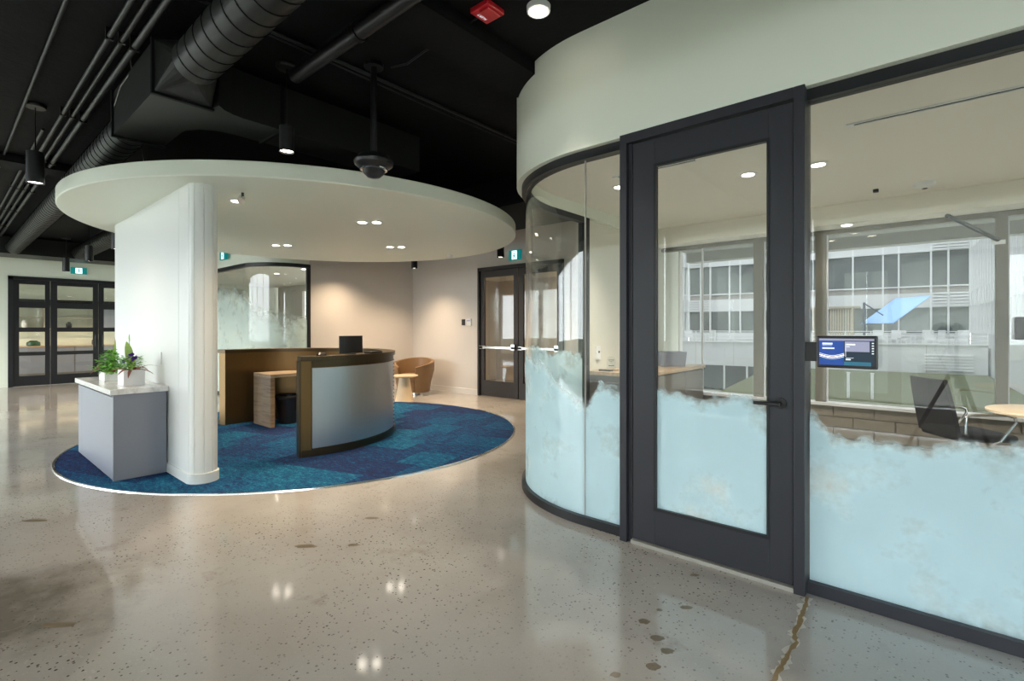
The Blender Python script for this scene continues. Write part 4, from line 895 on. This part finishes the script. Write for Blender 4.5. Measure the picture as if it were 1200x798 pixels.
# ------------------------------------------------------------------ meeting room contents
mc = thing('meeting_cabinet', 'low dark cabinet along the beige meeting room wall', 'cabinet', (-2.78, 5.85, 0))
box('body', 'cab_dark', (-3.11, -2.47, 4.98, 6.80, 0.0, 0.88), mc); box('end_panel', 'cab_dark', (-3.11, -2.45, 4.96, 4.98, 0, .88), mc)
for k in range(3): box('cabinet_door', 'cab_dark', (-2.47, -2.45, 4.985 + k * .605, 5.58 + k * .605, .08, .87), mc, .002)
tag(box('meeting_worktop', 'oak_top', (-3.115, -2.43, 4.94, 6.83, 0.88, 0.92), bevel=.003), 'pale timber top on the meeting room cabinet', 'worktop')
ts = thing('table_sign', 'small clear arched sign on the meeting room cabinet', 'sign', (-2.95, 5.20, .92))
box('base', 'oak', (-3.03, -2.87, 5.16, 5.24, .92, .932), ts, .002)
MB().prism([(-.055 + .11 * 0, 0)] + [(.055 * math.cos(R(a)), .10 + .055 * math.sin(R(a))) for a in range(180, -1, -20)] + [(.055, 0)], -.003, .003).build('arch', 'glass_plain', ts, local=True)
ar = [c_ for c_ in ts.children if c_.name.startswith('arch')][0]; ar.rotation_euler = (R(90), 0, R(45)); ar.location = (0, 0, .012)
for k, (a, b_) in enumerate(((.035, .105), (.02, .09), (.014, .075), (.034, .04))): 
    o = MB().box(-a, a, -.006, -.004, b_, b_ + (.007 if k in (0, 3) else .004)).build('printed_line', 'plastic_black', ts, local=True); o.rotation_euler = (0, 0, R(45)); o.location = (0, 0, .012)
tag(box('remote_control', 'plastic_black', (-3.02, -2.86, 5.03, 5.09, .92, .938), bevel=.004), 'flat black remote control on the meeting room cabinet', 'remote')
th_ = thing('wall_thermostat', 'white wall thermostat in the meeting room', 'thermostat', (-3.11, 5.18, 1.05)); box('housing', 'plastic_white', (-3.12, -3.095, 5.13, 5.21, 1.04, 1.20), th_, .006); box('display', 'plastic_black', (-3.096, -3.092, 5.155, 5.185, 1.12, 1.145), th_)
fb_ = thing('flip_binder', 'slate blue spiral binder standing open on the meeting room cabinet', 'binder', (-2.66, 6.25, .92))
for k in (-1, 1):
    o = MB().box(-.16, .16, -.004, .004, 0, .20).build('cover', 'slate_blue', fb_, local=True, bevel=.002); o.rotation_euler = (R(18 * k), 0, R(40)); o.location = (.045 * k * .64, -.045 * k * -.77 * -1, .003)
m = MB()
for k in range(10): m.tube([(-.15 + k * .033, -.012, .185), (-.15 + k * .033, 0, .20), (-.15 + k * .033, .012, .185)], .002, 5)
o = m.build('spiral', 'chrome', fb_, local=True); o.rotation_euler = (0, 0, R(40))
rt = thing('round_table', 'round timber meeting table with a steel column', 'table', (.74, 5.86, 0))
MB().lathe([(.455, .715), (.47, .72), (.47, .735), (.46, .74), (.02, .74)], (.74, 5.86), 56).build('table_top', 'wood_pale', rt, smooth=True)
MB().lathe([(.28, 0), (.28, .012), (.05, .03), (.035, .05), (.035, .70), (.12, .716)], (.74, 5.86), 32).build('pedestal', 'black_metal', rt, smooth=True)
def office_chair(x, y, rz):
    t = thing('office_chair', 'black meeting chair with chrome tube arms near the round table', 'chair', (x, y, 0), rz)   # faces local +x
    m = MB(); vs = []; fs = []
    for i in range(9):
        s_ = i / 8; xx = -.21 - .10 * s_; z = .46 + .50 * s_
        for j in range(7):
            v = (j / 6 - .5) * .46 * (1 - .12 * s_ ** 3); b_ = .03 * (1 - (j / 3 - 1) ** 2)
            vs.append((xx - b_, v, z)); 
    n = 63
    vs += [(q[0] - .035, q[1], q[2]) for q in vs]
    for i in range(8):
        for j in range(6):
            a = i * 7 + j; fs += [(a, a + 1, a + 8, a + 7), (n + a, n + a + 7, n + a + 8, n + a + 1)]
    bd = [j for j in range(7)] + [i * 7 + 6 for i in range(1, 9)] + [56 + j for j in range(5, -1, -1)] + [i * 7 for i in range(7, 0, -1)]
    for a, b_ in zip(bd, bd[1:] + bd[:1]): fs.append((a, b_, n + b_, n + a))
    m.add(vs, fs).build('backrest', 'fabric_black', t, smooth=True, local=True)
    MB().box(-.23, .25, -.235, .235, .42, .485).build('seat', 'fabric_black', t, bevel=.025, local=True)
    for s_ in (-1, 1):
        MB().tube([(-.20, .255 * s_, .50), (-.20, .26 * s_, .64), (-.17, .26 * s_, .665), (.13, .26 * s_, .665), (.19, .26 * s_, .645), (.20, .26 * s_, .60), (.08, .255 * s_, .44), (.06, .2 * s_, .41)], .012, 10).build('arm', 'chrome', t, smooth=True, local=True)
    MB().tube([(0, 0, .07), (0, 0, .42)], .03, 14).build('column', 'chrome', t, smooth=True, local=True)
    for k in range(5):
        a = 2 * PI * k / 5
        l_ = MB().tube([(0, 0, .10), (.28 * math.cos(a), .28 * math.sin(a), .065)], [.026, .016], 8).build('base_arm', 'black_metal', t, smooth=True, local=True)
        MB().tube([(.28 * math.cos(a) - .02 * math.sin(a), .28 * math.sin(a) + .02 * math.cos(a), .03), (.28 * math.cos(a) + .02 * math.sin(a), .28 * math.sin(a) - .02 * math.cos(a), .03)], .03, 12).build('caster', 'plastic_black', l_, smooth=True, local=True)
    return t
office_chair(.16, 6.12, R(36))
for a, b_, g_ in ((-.50, 1.6, 'long'), (-2.30, -1.55, 'short')):
    t = thing('slot_diffuser', g_ + ' linear slot air diffuser in the meeting room ceiling', 'air diffuser', ((a + b_) / 2, 4.1, 2.79))
    MB().box(a, b_, 4.07, 4.085, 2.792, 2.80).box(a, b_, 4.115, 4.13, 2.792, 2.80).box(a, a + .04, 4.085, 4.115, 2.792, 2.80).build('frame', 'plastic_white', t); box('slot', 'duct_paint', (a + .04, b_, 4.085, 4.115, 2.797, 2.80), t)
t = thing('ceiling_sensor', 'white domed sensor on the meeting room ceiling', 'sensor', (-.13, 6.18, 2.75)); MB().lathe([(.03, 2.745), (.075, 2.765), (.085, 2.785), (.09, 2.80)], (-.13, 6.18), 28).build('housing', 'plastic_white', t, smooth=True); MB().lathe([(.01, 2.738), (.022, 2.742), (.022, 2.75)], (-.13, 6.18), 16).build('sensor_eye', 'plastic_black', t)
tag(box('ceiling_microphone', 'plastic_black', (-.53, -.485, 6.135, 6.18, 2.77, 2.80), bevel=.003), 'tiny black box on the meeting room ceiling', 'microphone')
ba = thing('reflection_bar', 'long black bar at the window post in place of a reflection', 'reflection stand-in', (.42, 6.94, 2.28)); MB().tube([(.42, 6.945, 2.29), (.03, 6.23, 2.47)], .02, 8).build('arm', 'black_metal', ba); box('reflection_end', 'plastic_white', (.37, .47, 6.925, 6.949, 2.25, 2.29), ba)  # bar and its pale end modelled in place of a reflection in the glass
tag(box('reflection_box', 'plastic_black', (.53, .66, 6.84, 6.95, 1.30, 1.52), bevel=.006), 'black box beside the window post in place of a reflection', 'speaker')  # solid box standing in for a dark reflection in the glass

# photographer's camera on a tripod, mirrored in the glass front
fw = Vector((-.653, .757, 0)); rtv = Vector((.757, .653, 0)); tc = -fw * .13
tp = thing('camera_tripod', 'black camera on a tripod mirrored in the glass front', 'tripod', (tc.x, tc.y, 0))
def at(f_, r_, z): q = tc + fw * f_ + rtv * r_; return (q.x, q.y, z)
m = MB().tube([at(-.055, 0, 1.405), at(.0, 0, 1.405)], .055, 4); m.build('camera_body', 'plastic_black', tp)
MB().tube([at(0, 0, 1.40), at(.105, 0, 1.40)], .042, 24).build('lens', 'plastic_black', tp, smooth=True)
MB().tube([at(-.02, -.14, 1.38), at(.02, -.14, 1.40)], .075, 28).build('flash_dome', 'plastic_black', tp, smooth=True)
MB().tube([at(-.02, -.12, 1.33), at(-.02, .10, 1.33)], .022, 10).build('head', 'plastic_black', tp); MB().tube([at(-.02, 0, 1.36), at(-.02, 0, .85)], .016, 12).build('centre_column', 'black_metal', tp)
MB().tube([at(-.02, 0, 1.02), at(-.02, 0, .95)], .045, 12).build('collar', 'plastic_black', tp)
for a in (60, 180, 300):
    c_, s_ = math.cos(R(a)), math.sin(R(a)); MB().tube([at(-.02 + .04 * c_, .04 * s_, 1.0), at(-.02 + .26 * c_, .26 * s_, .5), at(-.02 + .48 * c_, .48 * s_, 0.01)], [.02, .017, .012], 10).build('leg', 'black_metal', tp)
MB().tube([at(0, -.05, 1.36), at(.02, -.16, 1.33), at(.0, -.19, 1.2), at(-.02, -.1, 1.02), at(-.02, -.03, .98)], .004, 6).build('cable', 'plastic_black', tp)

# ------------------------------------------------------------------ floor wear: repaired crack and round patches (pieces of the floor)
fl = bpy.data.objects['floor']
rnd = random.Random(11)
CK = [(-0.533, 2.985), (-0.527, 2.864), (-0.52, 2.733), (-0.521, 2.589), (-0.498, 2.526), (-0.508, 2.394), (-0.507, 2.287), (-0.512, 2.184), (-0.511, 2.081), (-0.52, 1.9)]
def crack(wd, mat, z, jit):
    m = MB(); vs = []
    P = []
    for (a, b_) in zip(CK, CK[1:]):
        for k in range(5): t = k / 5; P.append((a[0] + (b_[0] - a[0]) * t, a[1] + (b_[1] - a[1]) * t))
    for x, y in P:
        c = x + rnd.uniform(-jit, jit); w1 = wd * rnd.uniform(.3, 1.2); w2 = wd * rnd.uniform(.3, 1.2)
        vs += [(c - w1, y, z), (c + w2, y, z)]
    vs += [(q[0], q[1], 0) for q in vs]; n = len(P) * 2
    fs = [(i * 2, i * 2 + 1, i * 2 + 3, i * 2 + 2) for i in range(len(P) - 1)] + [(i * 2, i * 2 + 2, n + i * 2 + 2, n + i * 2) for i in range(len(P) - 1)] + [(i * 2 + 1, n + i * 2 + 1, n + i * 2 + 3, i * 2 + 3) for i in range(len(P) - 1)]
    m.add(vs, fs).build('crack_repair', mat, fl)
crack(.022, 'crack_pale', .0006, .012); crack(.012, 'crack_fill', .0012, .004)
STN = [(-1.084, 2.227, .028, .022, 'patch_brown'), (-.981, 2.144, .032, .02, 'patch_brown'), (-.909, 2.085, .03, .02, 'patch_brown'), (-.91, 1.955, .03, .024, 'patch_brown'), (-1.004, 1.807, .022, .016, 'patch_brown'),
       (-1.071, 2.367, .014, .012, 'patch_brown'), (-1.071, 2.834, .03, .014, 'patch_brown'), (-.979, 2.476, .034, .018, 'patch_brown'), (-5.034, .485, .09, .03, 'patch_brown'), (-3.117, 1.569, .07, .03, 'patch_brown'), (-2.9, 1.78, .04, .02, 'patch_brown'), (-3.213, 2.122, .05, .02, 'patch_brown'), (-3.17, .391, .08, .025, 'patch_brown')]
for x, y, a, b_, mt in STN:
    q = []
    for k in range(16):
        t = 2 * PI * k / 16; s_ = rnd.uniform(.8, 1.15); u, v = a * s_ * math.cos(t), b_ * s_ * math.sin(t)
        q.append((x + u * .757 - v * .653, y + u * .653 + v * .757))
    MB().prism(q, 0, .0008).build('worn_patch', mt, fl)

# ------------------------------------------------------------------ courtyard outside the meeting room
tag(MB().prism([(-60, 7.3), (60, 7.3), (60, 90), (-60, 90)], -3.2, -2.9).build('ground_courtyard', 'asphalt'), 'pale paved courtyard ground outside', 'ground', kind='structure')
tag(MB().prism([(-80, -90), (80, -90), (80, -3.75), (-80, -3.75)], -1.2, -0.9).build('ground_street', 'grass'), 'lawn on the street side of the building', 'ground', kind='structure')
FO = Vector((-5, 44.5, 0)); FA = R(4.6)
def loc2w(u, v, z=0): return (FO.x + u * math.cos(FA) - v * math.sin(FA), FO.y + u * math.sin(FA) + v * math.cos(FA), z)
BANDS = [(1.15, 2.92), (4.43, 6.77), (8.25, 10.6), (12.1, 14.4)]
def facade(t, mp, us, a0, a1, louvre=()):
    """mp maps a box (along, depth outward, z) to local coordinates; bays between the entries of us"""
    def bx(name, mat, s0, s1, d0, d1, z0, z1): return MB().box(*mp(s0, s1, d0, d1), z0, z1).build(name, mat, t, local=True)
    bx('wall', 'facade_brown', a0, a1, -.9, -.25, -3.0, 30.0)  # height above the view added to shade the courtyard from the sky
    for z0, z1 in ((-3.0, 1.15), (2.92, 3.93), (6.77, 7.75), (10.6, 11.6), (14.4, 30.0)): bx('spandrel_panel', 'facade_white', a0, a1, -.25, 0, z0, z1)
    for z0, z1 in BANDS:
        for s0, s1 in zip(us, us[1:]): bx('pane', 'facade_glass', s0 + .04, s1 - .04, -.22, -.18, z0, z1)
        bx('transom', 'facade_frame', a0, a1, -.2, -.08, z0 - .08, z0); bx('transom', 'facade_frame', a0, a1, -.2, -.08, z1, z1 + .06)
    for s_ in us: bx('mullion', 'facade_frame', s_ - .05, s_ + .05, -.2, .04, 1.15, 15.5)
    for s0, s1 in louvre:
        for z0, z1 in ((2.95, 4.0), (6.8, 7.75)):
            m = MB()
            for k in range(5):
                zz_ = z0 + (z1 - z0) * (k + .15) / 5; m.box(*mp(s0 + .08, s1 - .08, .0, .14), zz_, zz_ + (z1 - z0) * .10)
            m.build('louvre', 'facade_frame', t, local=True)
ob = thing('office_building', 'white banded office block facing the courtyard behind the terrace', 'building', tuple(FO), FA)
facade(ob, lambda s0, s1, d0, d1: (s0, s1, -d1, -d0), [-12, -11, -10.2, -8.65, -7.8, -6.3, -5.4, -3.9, -3.0, -1.75, -.05, 1.74, 2.64, 4.4, 5.3, 6.4], -12.0, 6.4, [(4.4, 5.3), (5.3, 6.4), (-12, -11), (-11, -10.2)])
lw_ = thing('office_wing', 'left wing of the white office block beside the courtyard', 'building', tuple(FO), FA)
facade(lw_, lambda s0, s1, d0, d1: (-12 + d0, -12 + d1, -s1, -s0), [0.3 + k * 1.05 for k in range(21)], 0.1, 36.0)  # lengthened past the view to shut sky light out of the courtyard
rw_ = thing('office_wing', 'right wing of the white office block with close-set white fins', 'building', tuple(FO), FA)
facade(rw_, lambda s0, s1, d0, d1: (6.4 - d1, 6.4 - d0, -s1, -s0), [0.3 + k * .8 for k in range(27)], 0.1, 36.0)  # also lengthened out of view to close off sky light
# terrace
te = thing('terrace', 'raised white terrace with a parapet in the courtyard', 'terrace', tuple(FO), FA)
TV = -7.2
MB().box(-11.9, 6.3, TV, -.3, .25, .40).build('deck', 'deck', te, local=True)
MB().box(-11.9, 6.3, TV - .2, TV, -1.15, .55).build('parapet', 'facade_white', te, local=True)
MB().box(-11.9, 6.3, TV - .28, TV + .06, .50, .58).build('coping', 'facade_frame', te, local=True)
for k in range(7): MB().box(-11.9 + k * 2.6 - .012, -11.9 + k * 2.6 + .012, TV - .21, TV - .19, -1.1, .5).build('joint', 'facade_brown', te, local=True)
for k in range(12):
    s0 = -11.8 + k * .62 * 2.4
    if s0 > -4.6: break
    MB().box(s0 + .05, s0 + 1.43, TV - .1, TV - .04, -2.8, -1.15).build('pane', 'facade_glass', te, local=True)
    MB().box(s0 - .06, s0 + .05, TV - .16, TV, -2.9, -1.15).build('mullion', 'facade_frame', te, local=True)
MB().box(-4.4, 6.3, TV - .15, TV, -2.9, -1.15).build('base_wall', 'concrete_out', te, local=True)
m = MB()
for k in range(6): m.box(3.6, 5.7, TV - .28, TV - .2, -.95 + k * .17, -.87 + k * .17)
m.build('louvre', 'facade_frame', te, local=True)
rl = thing('terrace_railing', 'white railing along the edge of the terrace', 'railing', tuple(FO), FA)
for z in (.78, 1.02, 1.28): MB().box(-11.9, 6.3, TV - .12, TV - .07, z - .025, z + .025).build('rail', 'facade_frame', rl, local=True)
for k in range(15): MB().box(-11.9 + k * 1.3 - .03, -11.9 + k * 1.3 + .03, TV - .13, TV - .06, .55, 1.3).build('post', 'facade_frame', rl, local=True)
# lawn bank in front of the terrace
P = [loc2w(-4.4, TV - .2, -1.12), loc2w(6.3, TV - .2, -1.12), loc2w(6.3, -26, -1.55), loc2w(-4.4, -26, -1.55)]
m = MB(); m.add(P + [(x, y, -2.95) for x, y, z in P], [(0, 1, 2, 3), (4, 7, 6, 5), (0, 4, 5, 1), (1, 5, 6, 2), (2, 6, 7, 3), (3, 7, 4, 0)])
tag(m.build('ground_lawn', 'grass'), 'green lawn bank below the terrace', 'lawn', kind='structure')
for k, u in enumerate((-1.4, -.4, .45, 1.25)):
    p_ = loc2w(u * 1.0, -20.0)
    tag(MB().box(-.045, .045, -.045, .045, 0, 1.02).box(-.06, .06, -.06, .06, 1.02, 1.06).build('bollard_post', 'facade_frame'), 'white post standing on the lawn bank', 'post', 'white posts on the lawn'); o = [q for q in bpy.data.objects if q.name.startswith('bollard_post')][-1]; o.location = (p_[0], p_[1], -1.42)
# patio furniture
def patio_chair(p_, rz):
    t = thing('patio_chair', 'white patio chair on the terrace beside the blue umbrella', 'chair', p_, rz, 'white patio chairs on the terrace')
    MB().box(-.27, .27, -.27, .27, .40, .45).build('seat', 'facade_frame', t, local=True, bevel=.01)
    MB().box(-.27, .27, .22, .28, .45, .95).build('backrest', 'facade_frame', t, local=True, bevel=.01)
    for a in (-.25, .25):
        for b_ in (-.24, .24): MB().box(a - .025, a + .025, b_ - .025, b_ + .025, 0, .62).build('leg', 'facade_frame', t, local=True)
        MB().box(a - .03, a + .03, -.27, .27, .62, .66).build('armrest', 'facade_frame', t, local=True)
    return t
p0 = patio_chair(loc2w(1.5, -6.0, .40), .3)
for u, v, a in ((2.25, -6.2, -.4), (2.95, -5.8, 1.2), (3.9, -6.1, .2), (4.7, -5.9, 2.2), (5.4, -6.1, -.2), (-10.2, -6.0, .5), (-8.6, -6.1, -.7)):
    o = copy_tree(p0); o['label'] = 'white patio chair on the terrace far away from the umbrella' if u < -5 else o['label']; o.location = loc2w(u, v, .40); o.rotation_euler = (0, 0, a)
ub = thing('cantilever_umbrella', 'pale blue tilted cantilever umbrella on the terrace', 'umbrella', loc2w(.72, -5, .40), FA + R(36))
MB().tube([(0, 0, 0), (0, 0, 2.75)], .07, 10).build('pole', 'navy_metal', ub, local=True); MB().tube([(0, 0, 2.7), (1.25, 0, 1.9)], .035, 8).build('arm', 'navy_metal', ub, local=True)
MB().box(-.3, .3, -.3, .3, 0, .1).build('base', 'navy_metal', ub, local=True)
s_ = 1.45; vs = [(-s_, -s_, 0), (s_, -s_, 0), (s_, s_, 0), (-s_, s_, 0), (0, 0, .34)]; vs += [(a, b_, c_ - .04) for a, b_, c_ in vs]
o = MB().add(vs, [(0, 1, 4), (1, 2, 4), (2, 3, 4), (3, 0, 4), (5, 9, 6), (6, 9, 7), (7, 9, 8), (8, 9, 5), (0, 5, 6, 1), (1, 6, 7, 2), (2, 7, 8, 3), (3, 8, 5, 0)]).build('canopy', 'umbrella', ub, local=True)
o.location = (1.95, 0, 2.25); o.rotation_euler = (0, R(-36), 0)
sh = thing('timber_pergola', 'timber slatted pergola on the terrace beside the umbrella', 'pergola', loc2w(-1.0, -4.4, .40), FA)
for a in (-1.1, 1.1):
    for b_ in (-.8, .8): MB().box(a - .06, a + .06, b_ - .06, b_ + .06, 0, 2.4).build('post', 'timber', sh, local=True)
MB().box(-1.5, 1.5, -1.0, 1.0, 2.4, 2.52).build('roof', 'timber', sh, local=True)
s0 = None
for k in range(9):
    if s0 is None: s0 = MB().box(-.05, .05, -.02, .02, .05, 2.35).build('slat', 'timber', sh, local=True); s0.location = (-.1, -.8, 0)
    else: mesh_copy(s0, sh, (-.1 + k * .14, -.8, 0))
